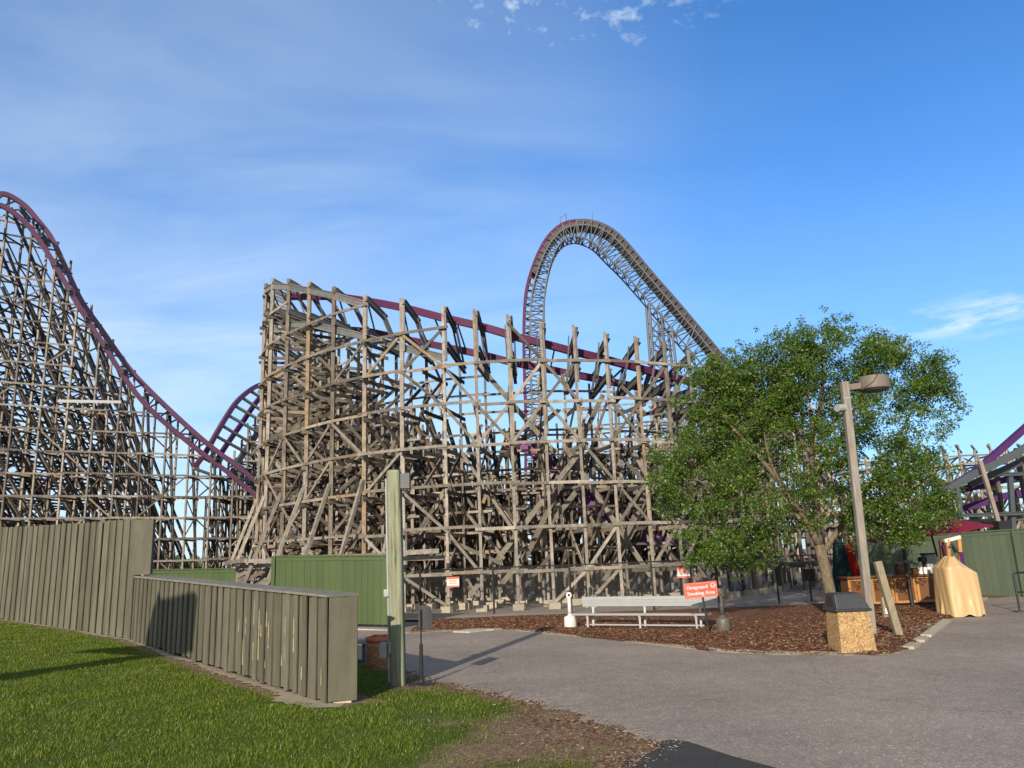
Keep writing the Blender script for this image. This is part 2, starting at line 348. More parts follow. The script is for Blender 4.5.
def box_rail(pts, w, h, up=(0, 0, 1)):
    """continuous box section along a path"""
    mb = MB(); vs = []; fs = []; P = [Vector(p) for p in pts]; up = Vector(up)
    for i, p in enumerate(P):
        d = (P[min(i+1, len(P)-1)]-P[max(i-1, 0)]).normalized()
        a = d.cross(up)
        a = a.normalized() if a.length > 1e-4 else Vector((0, 1, 0))
        b = a.cross(d).normalized(); a = a*(w/2); b = b*(h/2)
        vs += [p-a-b, p+a-b, p+a+b, p-a+b]
    for i in range(len(P)-1):
        for k in range(4): fs.append((i*4+k, i*4+(k+1) % 4, i*4+4+(k+1) % 4, i*4+4+k))
    n = len(P)-1; fs += [(3, 2, 1, 0), (n*4, n*4+1, n*4+2, n*4+3)]
    return mb.add(vs, fs)
def numpy_mesh(name, verts, nper, m, kind=None):
    """verts (k*nper,3): one face per nper vertices"""
    me = bpy.data.meshes.new(name); n = len(verts); nf = n//nper
    me.vertices.add(n); me.vertices.foreach_set('co', np.asarray(verts, np.float32).ravel())
    me.loops.add(n); me.loops.foreach_set('vertex_index', np.arange(n, dtype=np.int32))
    me.polygons.add(nf); me.polygons.foreach_set('loop_start', np.arange(0, n, nper, dtype=np.int32))
    me.update(calc_edges=True); me.validate(); me.materials.append(m)
    o = bpy.data.objects.new(name, me); sc.collection.objects.link(o)
    if kind: o['kind'] = kind
    return o

# ------------------------------------------------------------------ ground
def hgt(x, y):
    t = min(1.0, max(0.0, (-x-2.6)/14.0)); return 0.74*(t*t*(3-2*t)*0.55+t*0.45)
def sheet(name, m, xs_rows, zf):
    """rows of points; consecutive rows have the same count"""
    mb = MB(); n = len(xs_rows[0])
    for row in xs_rows:
        for (x, y) in row: mb.v.append(Vector((x, y, zf(x, y))))
    for i in range(len(xs_rows)-1):
        for k in range(n-1): mb.f.append((i*n+k, i*n+k+1, (i+1)*n+k+1, (i+1)*n+k))
    o = mb.build(name, m); o['kind'] = 'structure'; return o
def frange(a, b, n): return [a+(b-a)*i/(n-1) for i in range(n)]
gx = [-3000, -800, -200, -80]+frange(-40, 0, 41)+[40, 80, 200, 800, 3000]
gy = [-3000, -600, -100, -20, 0, 6, 10, 14, 18, 22, 26, 30, 40, 60, 120, 400, 1200, 3500]
sheet('ground', DIRT, [[(x, y) for x in gx] for y in gy], lambda x, y: hgt(x, y)-0.012 if -60 < y < 100 else hgt(x, y)-0.012)
EDGE = [(-4.3, 21.35), (-2.55, 22.3), (-.6, 22.0), (.94, 19.97), (2.36, 17.76), (3.46, 15.83), (4.34, 14.88), (5.42, 14.37), (6.19, 14.11), (6.88, 14.63), (8.2, 16.49), (10.17, 19.38), (12.8, 23.17), (15.56, 26.87)]
EDGES = smooth_path([(a, b, 0) for a, b in EDGE], 4)
def bedfront(x): return float(np.interp(x, [p.x for p in EDGES], [p.y for p in EDGES]))
# asphalt path: a sheet that runs under the beds
def aback(x):
    if x < -2.7: return 24.7+0.0*x
    if x < 14: return 26.2
    return 40.0
xs = sorted(frange(-12, 14, 27)+[14.2]+frange(15, 60, 10))
sheet('path', ASPH, [[(x, -12+(aback(x)+12)*k/12) for k in range(13)] for x in xs], lambda x, y: 0.002 if x > -2.6 else hgt(x, y)-0.006)
# lawn
FN = Vector((-2.72, 11.3)); FJ = Vector((-9.2, 18.95)); FE = Vector((-15.8, 24.0)); FF = Vector((-27.0, 32.0))
def fence_x(y): return float(np.interp(y, [11.3, 18.95, 24.0, 32.0], [-2.72, -9.2, -15.8, -27.0]))
LE = [(3.0, -.2), (6.2, .45), (7.2, .75), (7.7, 1.05), (8.3, 1.30), (8.8, 1.12), (9.3, .86), (10.2, .43), (11.1, -.06), (12.1, -.75), (13.0, -1.35), (13.7, -1.75), (14.4, -2.1), (15.2, -2.45), (16.2, -3.0)]
def lawn_edge(y):
    b = float(np.interp(y, [a for a, _ in LE], [c for _, c in LE]))
    return b+0.07*math.sin(y*7.1)+0.05*math.sin(y*17.3+1)+0.04*math.sin(y*37+2)+0.03*math.sin(y*61)
def nz(x, y, s, o=0): return 0.5+0.25*(math.sin(x*s+o+1.7*math.sin(y*s*.7+o))+math.sin(y*s*1.13+2.1*o+1.3*math.sin(x*s*.8)))
def wear(x, y):
    w = 0.0
    d = lawn_edge(y)-x                                    # bare strip along the path
    w = max(w, 1.15-d/0.55)
    # bark patch in the foreground
    e = math.hypot((x-0.35)/0.95, (y-9.0)/1.35); w = max(w, 1.25-e*0.75)
    e = math.hypot((x+0.35)/0.9, (y-8.2)/0.8); w = max(w, .95-e*.7)
    # round the timber pole
    e = math.hypot((x+1.5)/0.75, (y-12.9)/0.9); w = max(w, 1.1-e*0.75)
    # sandy strip along the fences
    if y < 32:
        if y >= 11.3: dd = (fence_x(y)-x)*0.62 if x < fence_x(y) else 0
        else: dd = math.hypot(x+2.6, y-11.3)
        if x <= fence_x(y)+0.9 if y >= 11.3 else True: w = max(w, 1.2-dd/0.42)
    if y > 12.5 and x > fence_x(y)+0.3: w = max(w, 0.25)
    if x > -2.2 and y < 13: w = max(w, min(.6, (0.6*nz(x, y, 2.3, 1)+.35*nz(x, y, 6.1, 5)-.12)*min(1, (x+2.2)/1.2)))
    return max(0.0, min(1.0, w))
rows = []
for y in [3, 4, 5]+frange(5.6, 16.2, 78)+frange(16.5, 34, 40):
    x0 = -45.0
    x1 = lawn_edge(y) if y <= 16.2 else fence_x(y)+0.25
    ts = [0, .2, .4]+frange(.55, 1, 90)
    rows.append([(x0+(x1-x0)*t, y) for t in ts])
lawn = sheet('lawn', LAWN, rows, lambda x, y: hgt(x, y)+0.008+0.012*nz(x, y, 5))
at_ = lawn.data.attributes.new('wear', 'FLOAT', 'POINT')
at_.data.foreach_set('value', [wear(v.co.x, v.co.y) for v in lawn.data.vertices])
# grass blades
def blades(n, xr, yr, hmin, hmax, wd):
    X = rng.uniform(*xr, n); Y = yr[0]+(yr[1]-yr[0])*rng.random(n)**1.25
    keep = []
    for i in range(n):
        x, y = X[i], Y[i]
        if y > 11.0 and fence_x(y)-0.05 < x < fence_x(y)+0.55 and y < 32: continue
        if x > lawn_edge(y)-0.05 if y < 16.2 else x > fence_x(y)-0.1: continue
        if abs(x) > 0.72*y+0.8: continue
        w = wear(x, y); cl = nz(x, y, 3.1, 2)*0.5+nz(x, y, 9.0, 4)*0.5
        if rng.random() < w*1.25-0.1+0.25*(cl-0.5): continue
        keep.append((x, y, hgt(x, y), 0.75+0.5*cl-0.3*w))
    K = np.array(keep); n = len(K); a = rng.uniform(0, 2*math.pi, n); L = (0.7+0.6*np.sin(K[:, 0]*2.7+np.sin(K[:, 1]*1.9))**2)*rng.uniform(hmin, hmax, n)*K[:, 3]
    lean = rng.uniform(0.1, 0.75, n); la = rng.uniform(0, 2*math.pi, n); ww = wd*(0.7+K[:, 1]/16)
    base = K[:, :3]+np.array([0, 0, .008]); d = np.stack([np.cos(a), np.sin(a), 0*a], 1)*ww[:, None]
    tip = base+np.stack([np.cos(la)*lean*L, np.sin(la)*lean*L, L], 1)
    return np.stack([base-d, base+d, tip], 1).reshape(-1, 3)
gv = blades(520000, (-16, 1.6), (6.0, 24.0), .022, .055, .0036)
g = numpy_mesh('grass', gv, 3, GRASS); tag(g, 'short mown green grass in front of the olive board fences', 'grass', kind='stuff')
# mulch bed
rows = []
for x in frange(-3.1, 16.5, 140):
    f = bedfront(x)+0.05*math.sin(x*5)+0.04*math.sin(x*13+1)
    b = 26.4 if x < 10 else 26.4+(x-10)*0.9 if x < 12 else 30.5-(x-12)*0.75
    b = max(b, f+0.1)
    rows.append([(x, f+(b-f)*t) for t in (0, .01, .03, .08, .2, .4, .6, .8, 1)])
mz = lambda x, y: 0.008+min(0.05, max(0, (y-bedfront(x))*0.12))+0.015*nz(x, y, 2.2)
sheet('mulch_bed', MULCH, rows, mz)
def chips(n, sampler, zf, smin, smax):
    V = []
    while len(V) < n:
        p = sampler()
        if p is None: continue
        x, y = p; L = rng.uniform(smin, smax); w = L*rng.uniform(.25, .5); a = rng.uniform(0, 6.3); t = rng.uniform(-.5, .5)
        d = np.array([math.cos(a), math.sin(a), t*.6])*L/2; e = np.array([-math.sin(a), math.cos(a), rng.uniform(-.5, .5)])*w/2
        c = np.array([x, y, zf(x, y)+.010+abs(t)*L*.15]); V.append([c-d-e, c+d-e*.6, c+d*.8+e, c-d*.9+e])
    return np.array(V).reshape(-1, 3)
def smp_bed():
    x = rng.uniform(-3.1, 14.5); y = bedfront(x)+abs(rng.normal(0, 3.6))-0.06
    return (x, y) if y < 26.3 else None
cv_ = chips(60000, smp_bed, mz, .018, .075)
o = numpy_mesh('bark_chips', cv_, 4, MULCHC); tag(o, 'red-brown bark chips covering the bed around the aluminium bench', 'mulch', kind='stuff')
def smp_patch():
    y = rng.uniform(7.0, 14.4); x = lawn_edge(y)-abs(rng.normal(0, .75))+0.03
    return (x, y) if rng.random() < wear(x, y)**1.2 and x > -2.2 else None
cv_ = chips(4200, smp_patch, lambda x, y: hgt(x, y)+.006, .015, .055)
o = numpy_mesh('bark_litter', cv_, 4, MULCHC); o.data.materials[0] = LITTER; tag(o, 'brown bark litter strewn over the worn lawn corner by the path', 'mulch', kind='stuff')
def smp_grit():
    if rng.random() < .5:
        y = rng.uniform(7.0, 15); x = lawn_edge(y)+rng.normal(0, .12)
        return (x, y)
    y = rng.uniform(10.9, 24); x = fence_x(max(y, 11.3))-abs(rng.normal(.1, .2)); return (x, y)
cv_ = chips(4000, smp_grit, lambda x, y: max(hgt(x, y), .004)+.004, .008, .035)
o = numpy_mesh('grit', cv_, 4, PEBBLE); tag(o, 'pale grit and sand specks along the lawn edge and fence foot', 'gravel', kind='stuff')
# sandy verge of the lawn, sandy shoulder of the bed, kerb pieces, dark patch
rows = [[(lawn_edge(y)-.12, y), (lawn_edge(y)+(.10+.10*nz(0, y, 4)+.035*nz(1, y, 23, 2)*math.sin(y*41))*(1 if y < 13 else .7), y)] for y in frange(6.9, 15.0, 240)]
sheet('sandy_verge', SAND, rows, lambda x, y: 0.007)
rows = []
for y in frange(11.0, 24.0, 300):
    fx = fence_x(max(y, 11.3))+(.12 if y > 11.3 else .25); w_ = (.16+.16*nz(1, y, 3.1)+.08*math.sin(y*23)*nz(0, y, 7)+(.35*math.exp(-((y-11.6)/.5)**2)))*1.25
    rows.append([(fx-w_, y), (fx-w_*.5, y-.02*math.sin(y*40)), (fx, y)])
sheet('sandy_strip', SAND, rows, lambda x, y: hgt(x, y)+.024)
rows = []
for x in frange(3.6, 10.4, 60):
    f = bedfront(x)+.02*math.sin(x*9); k = max(0.08, 1.0*math.exp(-((x-7.6)/1.3)**2)+.12)
    rows.append([(x, f-.10-.05*math.sin(x*7)), (x, f+k+.06*math.sin(x*11))])
sheet('sandy_shoulder', SAND, rows, lambda x, y: 0.006 if y < bedfront(x) else mz(x, y)+.012)
rows = [[(x, bedfront(x)-.16-.05*math.sin(x*3)), (x, bedfront(x)+.10*math.sin(x*2+1)+.06)] for x in frange(-4.3, 3.4, 60)]
sheet('sandy_margin', SAND, rows, lambda x, y: 0.0055 if y < bedfront(x) else mz(x, y)+.01)
for i, (a, b, wd) in enumerate(((6.98, 7.4, .2), (7.65, 8.0, .2), (8.2, 10.3, .2), (12.9, 15.3, .22))):
    mb = MB(); pts = [Vector((x, bedfront(x)-.04, 0)) for x in frange(a, b, 6)]
    box_ = box_rail([p+Vector((0, 0, .02)) for p in pts], wd, .06)
    k = box_.build('kerb', CONC); k['kind'] = 'structure'
mb = MB(); pl = [gr(u, v) for u, v in ((453, 632.5), (478, 628.5), (505, 627.8), (506, 629.5), (486, 631), (470, 633))]
mb.prism([(p.x, p.y) for p in pl], .0, .035); k = mb.build('concrete_strip', CONC); k['kind'] = 'structure'
# concrete strip below the near green fence
mb = MB(); mb.prism([(-8.2, 23.55), (-3.6, 22.95), (-3.6, 23.25), (-8.2, 23.9)], .0, [.34, .03, .03, .34]); k = mb.build('concrete_strip', CONC); k['kind'] = 'structure'
dp = [(.86, 7.55), (1.0, 7.95), (1.18, 8.3), (1.42, 8.42), (1.62, 8.32), (1.85, 7.8), (2.15, 7.25), (2.6, 6.4), (3.2, 5), (0.2, 5), (.6, 6.6)]
dp = [(p.x, p.y) for p in smooth_path([(a, b, 0) for a, b in dp], 4)]
mb = MB(); mb.prism(dp, -.02, .012); k = mb.build('asphalt_patch', ASPHD); k['kind'] = 'structure'
# loose gravel strip below the chain-link fence
rows = [[(x, 26.1+.1*math.sin(x*3)), (x, 28.3), (x, 31), (x, 62)] for x in frange(-14, 12, 40)]
GRAV = dirt_mat('grey_gravel', (.19, .16, .13), (.30, .26, .21), (.41, .36, .29), 9)
sheet('gravel_strip', GRAV, rows, lambda x, y: hgt(x, y)+.05 if y < 29 else hgt(x, y)+.0)

# ------------------------------------------------------------------ board fences on the lawn
def plank_fence(name, A, B, zA, zB, tA, tB, thick, width, label, end_box=None, cap=True, inward=None, chips_=False):
    A = Vector(A); B = Vector(B); d = (B-A); L = d.length; d.normalize()
    n = Vector((-d.y, d.x)); 
    if n.dot(Vector((0, -1))) < 0: n = -n                  # towards the camera
    f = thing(name, (A.x, A.y, zA), label, 'fence')
    back = MB(); P = [A-n*.03, B-n*.03, B-n*thick, A-n*thick]
    back.prism([tuple(p) for p in P], [zA+.06, zB+.06, zB+.06, zA+.06], [tA-.02, tB-.02, tB-.02, tA-.02])
    back.build('backing_wall', OLIVE, f)
    pk = MB(); ch = MB(); s = 0.0; odd = False
    while s < L-.02:
        w = min(width*random.uniform(.92, 1.08), L-s); t0 = s/L; t1 = (s+w)/L
        g0 = .014+random.random()*.016
        p = A+d*(s+g0/2); q = A+d*(s+w-g0/2)
        odd = not odd; off = n*((.026 if odd else .0)+random.uniform(.0, .008)); th = .022
        jz = random.uniform(-.03, .015); lean = d*random.uniform(-.012, .03)
        zb0 = zA+(zB-zA)*t0+.03+jz+random.random()*.04; zb1 = zA+(zB-zA)*t1+.03+jz+random.random()*.03
        zt0 = tA+(tB-tA)*t0+(0 if cap else random.uniform(-.02, .03)); zt1 = tA+(tB-tA)*t1+(0 if cap else random.uniform(-.02, .03))
        a = [p+off, q+off, q+off-n*th, p+off-n*th]
        vs = [Vector((a[0].x, a[0].y, zb0)), Vector((a[1].x, a[1].y, zb1)), Vector((a[2].x, a[2].y, zb1)), Vector((a[3].x, a[3].y, zb0))]
        top = [x+lean for x in a]
        vs += [Vector((top[0].x, top[0].y, zt0)), Vector((top[1].x, top[1].y, zt1)), Vector((top[2].x, top[2].y, zt1)), Vector((top[3].x, top[3].y, zt0))]
        pk.add(vs, [(0, 3, 2, 1), (4, 5, 6, 7), (0, 1, 5, 4), (1, 2, 6, 5), (2, 3, 7, 6), (3, 0, 4, 7)])
        if chips_ and random.random() < .55 and s < 3.2:
            for _ in range(random.randint(1, 3)):
                h0 = random.uniform(.2, .9); hl = random.uniform(.08, .42); e = q+off+n*.003
                z0 = zA+(zB-zA)*t1+h0; w0 = random.uniform(.010, .034)
                ch.add([Vector((e.x-d.x*w0, e.y-d.y*w0, z0)), Vector((e.x, e.y, z0-.02)), Vector((e.x, e.y, z0+hl)), Vector((e.x-d.x*w0*.7, e.y-d.y*w0*.7, z0+hl*.9))], [(0, 1, 2, 3)])
        s += w
    po = pk.build('plank_panel', OLIVE, f)
    if ch.v: ch.build('paint_chip', CHIP, po)
    if cap:
        c = MB(); e = .05; P = [A-d*e+n*.06, B+n*.06, B-n*(thick+.04), A-d*e-n*(thick+.04)]
        m1 = .58; M = [A+(B-A)*m1+n*.06, A+(B-A)*m1-n*(thick+.04)]; tm = tA+(tB-tA)*m1
        c.prism([tuple(P[0]), tuple(M[0]), tuple(M[1]), tuple(P[3])], [tA, tm, tm, tA], [tA+.035, tm+.035, tm+.035, tA+.035])
        c.prism([tuple(M[0]+d*.006), tuple(P[1]), tuple(P[2]), tuple(M[1]+d*.006)], [tm+.004, tB, tB, tm+.004], [tm+.042, tB+.038, tB+.038, tm+.042])
        c.build('cap_board', OLIVEC, f)
    return f, d, n
f1, d1, n1 = plank_fence('board_fence', FN, FJ, 0.0, hgt(FJ.x, FJ.y), 1.44, 1.80, .40, .16, 'low olive board fence with a flat cap, paint flaking near its end', chips_=True)
# end face of the low fence, a smooth board facing the camera
mb = MB(); E0 = FN-d1*.0; q = [FN+Vector((.012, -.035)), FN+Vector((.40, .03)), FN+Vector((.40, .06)), FN+Vector((.012, .0))]
mb.prism([tuple(p) for p in q], .05, 1.435); mb.build('end_board', OLIVE, f1)
mb = MB(); mb.box((-2.52, 11.42, .0), (.25, .2, .14)); mb.build('footing', CONC, f1)
TP = FJ-d1*.10
f2, d2, n2 = plank_fence('board_fence', FJ+Vector((-.08, .1)), FE, hgt(FJ.x, FJ.y), hgt(FE.x, FE.y), 3.18, 3.44, .12, .18, 'tall olive board fence without a cap rising behind the lawn', cap=False)
plank = f2
seg = MB(); 
# the tall fence runs on beyond the frame in the same thing
A = FE; B = FF; dd = (B-A).normalized(); s = 0; L = (B-A).length; nn = Vector((-dd.y, dd.x)); nn = nn if nn.y < 0 else -nn
while s < L:
    p = A+dd*s; q2 = A+dd*(s+.19); z0 = hgt(p.x, p.y); o_ = nn*random.uniform(0, .02)
    seg.prism([tuple(p+o_), tuple(q2+o_), tuple(q2+o_-nn*.03), tuple(p+o_-nn*.03)], z0+.03, z0+2.76+random.uniform(-.02, .03)); s += .2
seg.build('plank_panel', OLIVE, f2)
mb = MB(); p = FJ+Vector((-.02, -.0))
mb.prism([(p.x-.06, p.y-.10), (p.x+.36, p.y-.02), (p.x+.36, p.y+.10), (p.x-.06, p.y+.08)], 1.86, 3.17); mb.build('end_board', OLIVE, f2)

# ------------------------------------------------------------------ green screens
def green_fence(pts, z0s, z1s, m, label, posts=True, bw=.2):
    f = thing('green_fence', (pts[0][0], pts[0][1], 0), label, 'fence'); mb = MB(); rails = MB()
    for (a, b, za, zb, ta, tb) in zip(pts, pts[1:], z0s, z0s[1:], z1s, z1s[1:]):
        a = Vector(a); b = Vector(b); d = (b-a); L = d.length; d.normalize(); n = Vector((-d.y, d.x)); n = n if n.y < 0 else -n
        k = int(L/bw)
        for i in range(k):
            p = a+d*(L*i/k+.003); q = a+d*(L*(i+1)/k-.003); o_ = n*random.choice((0, .004, .008)); t = (i+.5)/k
            mb.prism([tuple(p+o_), tuple(q+o_), tuple(q-n*.02), tuple(p-n*.02)], za+(zb-za)*t, ta+(tb-ta)*t-.012)
        rails.prism([tuple(a+n*.05), tuple(b+n*.05), tuple(b-n*.07), tuple(a-n*.07)], [ta-.008, tb-.008, tb-.008, ta-.008], [ta+.035, tb+.035, tb+.035, ta+.035])
        rails.prism([tuple(a+n*.022), tuple(b+n*.022), tuple(b+n*.010), tuple(a+n*.010)], [ta-.13, tb-.13, tb-.13, ta-.13], [ta-.03, tb-.03, tb-.03, ta-.03])
    mb.build('board_panel', m, f); rails.build('top_rail', m, f)
    if posts:
        for (p, za, ta) in zip(pts, z0s, z1s): MB().box((p[0], p[1]-.01, (za+ta)/2-.01), (.12, .12, ta-za+.03)).build('post', m, f)
    return f
green_fence([(-7.6, 24.4), (-3.6, 23.85)], [.32, .10], [2.25, 2.12], GREENF, 'bright green board screen standing behind the green timber pole')
pa = at(150, 570, 30); pb = at(236, 569, 30.5)
green_fence([(pa.x, pa.y), (pb.x, pb.y)], [.4, .3], [pa.z, pb.z], GREENF, 'long low green board screen seen above the capped olive fence', False)
green_fence([(12.75, 30.0), (16.7, 26.62), (22.5, 21.7)], [0.0]*3, [2.08, 2.19, 2.3], GREENR, 'sage green board screen behind the covered cart and parasol')

# ------------------------------------------------------------------ chain-link fence
cf = thing('chain_link_fence', (-.9, 27.3, 0), 'black chain link fence in front of the curved timber trestle', 'fence')
CL = [(-5.0, 27.6), (-3.43, 27.3), (-.94, 27.9), (1.7, 27.0), (4.42, 26.6), (6.6, 26.8), (8.71, 27.0), (10.6, 27.6), (12.6, 29.9)]
wire = MB(); 
for a, b in zip(CL, CL[1:]):
    a3 = Vector((*a, 0)); b3 = Vector((*b, 0)); d = (b3-a3); L = d.length; d.normalize(); s = 0
    while s < L:
        for sg in (1, -1):
            z0, z1 = .05, 1.6; s2 = s+sg*1.55
            p = a3+d*s+Vector((0, 0, z0)); t = 1.0
            if s2 > L: t = (L-s)/1.55
            if s2 < 0: t = s/1.55
            if t < .02: continue
            q = a3+d*(s+sg*1.55*t)+Vector((0, 0, z0+1.55*t)); wire.beam(p, q, .0035, .0035)
        s += .075
    for t in np.arange(.075, 1.55, .075):                # wires that start at the posts
        q = a3+d*(1.55-t)+Vector((0, 0, 1.6)); p = a3+Vector((0, 0, .05+t))
        if 1.55-t < L: wire.beam(p, q, .0035, .0035)
        p = b3+Vector((0, 0, .05+t)); q = b3-d*(1.55-t)+Vector((0, 0, 1.6))
        if 1.55-t < L: wire.beam(p, q, .0035, .0035)
wire.build('wire_mesh', STEELD, cf)
rl = MB()
for a, b in zip(CL, CL[1:]): rl.tube([(*a, 1.62), (*b, 1.62)], .022, 6)
rl.build('top_rail', BLACK, cf)
for p in CL: MB().tube([(*p, 0), (*p, 1.85)], .034, 8).build('post', BLACK, cf)
def fence_sign(u, v, Y, label):
    p = at(u, v, Y); s = thing('warning_sign', p, label, 'sign', None)
    mb = MB(); mb.box(p, (.42, .012, .34)); mb.build('plate', WHITE, s)
    mb = MB(); mb.box(p+Vector((0, -.010, .135)), (.41, .006, .07)); mb.build('red_band', RED, s)
    mb = MB(); mb.box(p+Vector((0, -.010, -.14)), (.41, .006, .045)); mb.build('red_band', RED, s)
    mb = MB()
    for k in range(3): mb.box(p+Vector((0, -.010, .055-.05*k)), (.30-.05*(k % 2), .006, .018))
    mb.build('print', RED, s)
fence_sign(453, 582, 27.42, 'small red and white warning sign on the chain link fence right of the green pole')
fence_sign(683.5, 572.5, 26.55, 'small red and white warning sign on the chain link fence above the bench')

# ------------------------------------------------------------------ curved timber structure (a helix turn)
XC, YC = 0.4, 43.0
TOP = [(-210, 8.0), (-180, 9.0), (-160, 10.2), (-140, 12.5), (-120, 15.2), (-100, 16.8), (-85, 17.0), (-75, 16.75), (-66, 16.35), (-58, 15.74), (-47.3, 14.8), (-38.6, 14.0), (-30, 13.13), (-21.8, 12.64), (-13.7, 12.06), (-8, 11.76), (-2.1, 11.45), (3.7, 11.08), (9.4, 10.93), (15.2, 10.67), (21.2, 10.57), (27.3, 10.42), (33, 10.19), (45, 9.9), (57, 9.5), (70, 9.0), (100, 8.6), (150, 8.5)]
def ztop(a): return interp(TOP, a)
def rout(a):
    t = min(1, max(0, (-a-45)/30)); return 13.2+0.8*t*t*(3-2*t) if a > -130 else 14.0-0.8*min(1, max(0, (-a-130)/30))
def P(a, off=0.0, z=0.0):
    r = rout(a)-off; return Vector((XC+r*math.sin(R(a)), YC-r*math.cos(R(a)), z))
PH = [-13.7, -21.8, -30, -38.5, -47.2, -55.6, -64, -72.4, -80.8, -89.2, -97.6, -106, -114.5, -123, -131.5, -140, -149, -158, -167, -176, -185, -194][::-1]
PH += [-8.0, -2.1, 3.7, 9.5, 15.2, 21.2, 27.2, 33, 39, 45, 51, 57, 63.5, 70, 77, 85, 93, 101]
LEV = [1.42, 3.05, 4.68, 6.31, 7.94, 9.57, 11.2, 12.8, 14.4, 16.0]
ROWS = [(0.0, 0.0), (2.1, -1.75), (4.0, None), (5.9, None), (7.8, None)]      # offset inwards, height against the top
def rowtop(i, a):
    if i == 0: return ztop(a)+.14
    if i == 1: return ztop(a)-1.55
    if i == 2: return min(ztop(a)-3.2, 8.0+0.8*math.sin(a*.07)) if a > -45 else min(ztop(a)-2.6, 11.5)
    if i == 4: return min(ztop(a)-4, 6.0+0.8*math.sin(a*.11)) if a > -45 else min(ztop(a)-4, 8.5)
    return min(ztop(a)-4, 6.6+0.7*math.sin(a*.09)) if a > -45 else min(ztop(a)-4, 9.5)
cs = thing('timber_coaster_turn', (XC, YC, 0), 'big curved weathered timber trestle with banked steel brackets and purple rails, in the middle', 'roller coaster')
posts = []; ledg = []; brace = []; ties = []; foot = []; outr = []
PHALL = PH; PHIN = sorted(PH+[(a+b)/2 for a, b in zip(PH, PH[1:]) if b < -13])
for i, (off, _) in enumerate(ROWS):
    PH = PHALL if i == 0 else PHIN
    for j, a in enumerate(PH):
        zt = rowtop(i, a); p0 = P(a, off, .18); thick = (.112 if i == 0 else .10) if a > -16 else (.165 if i == 0 else .12)
        if i == 0 or a < 60:
            mb = MB(); jig = Vector((random.uniform(-.02, .02), random.uniform(-.02, .02), 0))
            zm = random.choice(LEV[1:4])
            mb.beam(p0, P(a, off, min(zm, zt)), thick, thick); 
            if zm < zt: mb.beam(P(a, off, zm)+jig, P(a, off, zt), thick*.98, thick*.98)
            # scabbed side timber
            if random.random() < .45:
                za = random.uniform(.3, zt*.6); zb = min(zt, za+random.uniform(1.2, 3)); tn = P(a+1, off)-P(a, off); tn.normalize()
                mb.beam(P(a, off, za)+tn*thick*.75, P(a, off, zb)+tn*thick*.75, thick*.5, thick*.8)
            posts.append(mb)
            fm = MB(); c = P(a, off, .1); fm.box(c+Vector((0, 0, .02)), (.42, .42, .26), R(a)); foot.append(fm)
    # ledgers: one run per level, boards staggered
    LV2 = LEV if i == 0 else sorted(LEV+[z+.8 for z in LEV if z < 9])
    for k, z in enumerate(LV2):
        run = MB(); j = 0
        while j < len(PH)-1:
            nb = random.choice((1, 2, 2, 3)); j2 = min(len(PH)-1, j+nb)
            seg = PH[j:j2+1]
            if all(rowtop(i, a) > z+.2 for a in seg):
                side = random.choice((.0, .045)) if i == 0 else 0
                zz_ = z+random.uniform(-.05, .05) + (.12 if random.random() < .12 else 0)
                pts = [P(a, off-.12-side, zz_) for a in seg]
                t0 = (pts[0]-pts[1]).normalized(); t1 = (pts[-1]-pts[-2]).normalized()
                pts[0] = pts[0]+t0*random.uniform(.1, .3); pts[-1] = pts[-1]+t1*random.uniform(.1, .3)
                for pa_, pb_ in zip(pts, pts[1:]): run.beam(pa_, pb_, .045, .115 if i == 0 else .095)
            j = j2
        if len(run.v) <= 80:
            for q in range(0, len(run.v), 8): ledg.append(MB().add(run.v[q:q+8], [(0, 3, 2, 1), (4, 5, 6, 7), (0, 1, 5, 4), (1, 2, 6, 5), (2, 3, 7, 6), (3, 0, 4, 7)]))
        else: ledg.append(run)
PH = PHALL
# long diagonals on the outer face and on the second row
for i, off in ((0, -.05), (1, 2.18), (2, 4.06), (3, 5.96), (4, 7.86)):
    PH = PHALL if i == 0 else PHIN
    for j in range(0, len(PH)-1):
        for sg in ((1, -1, 1, -1) if i == 0 else (1, -1)):
            if random.random() < (.30 if i == 0 else .22): continue
            k0 = random.randint(-1, len(LEV)-2); n_ = random.choice((1, 2, 2, 3)) if i == 0 else random.choice((1, 1, 2))
            mb = MB()
            for q in range(n_):
                jj = j+sg*q; kk = k0+q
                if not (0 <= jj+sg < len(PH) and 0 <= jj < len(PH) and kk+1 < len(LEV)): break
                z0 = LEV[kk] if kk >= 0 else .25; z1 = LEV[kk+1]
                if z1 > rowtop(i, PH[jj+sg]) or z1 > rowtop(i, PH[jj]): break
                e = .0 if sg > 0 else -.055
                mb.beam(P(PH[jj], off+e, z0), P(PH[jj+sg], off+e, z1), .045, .115)
            brace.append(mb)
PH = PHIN
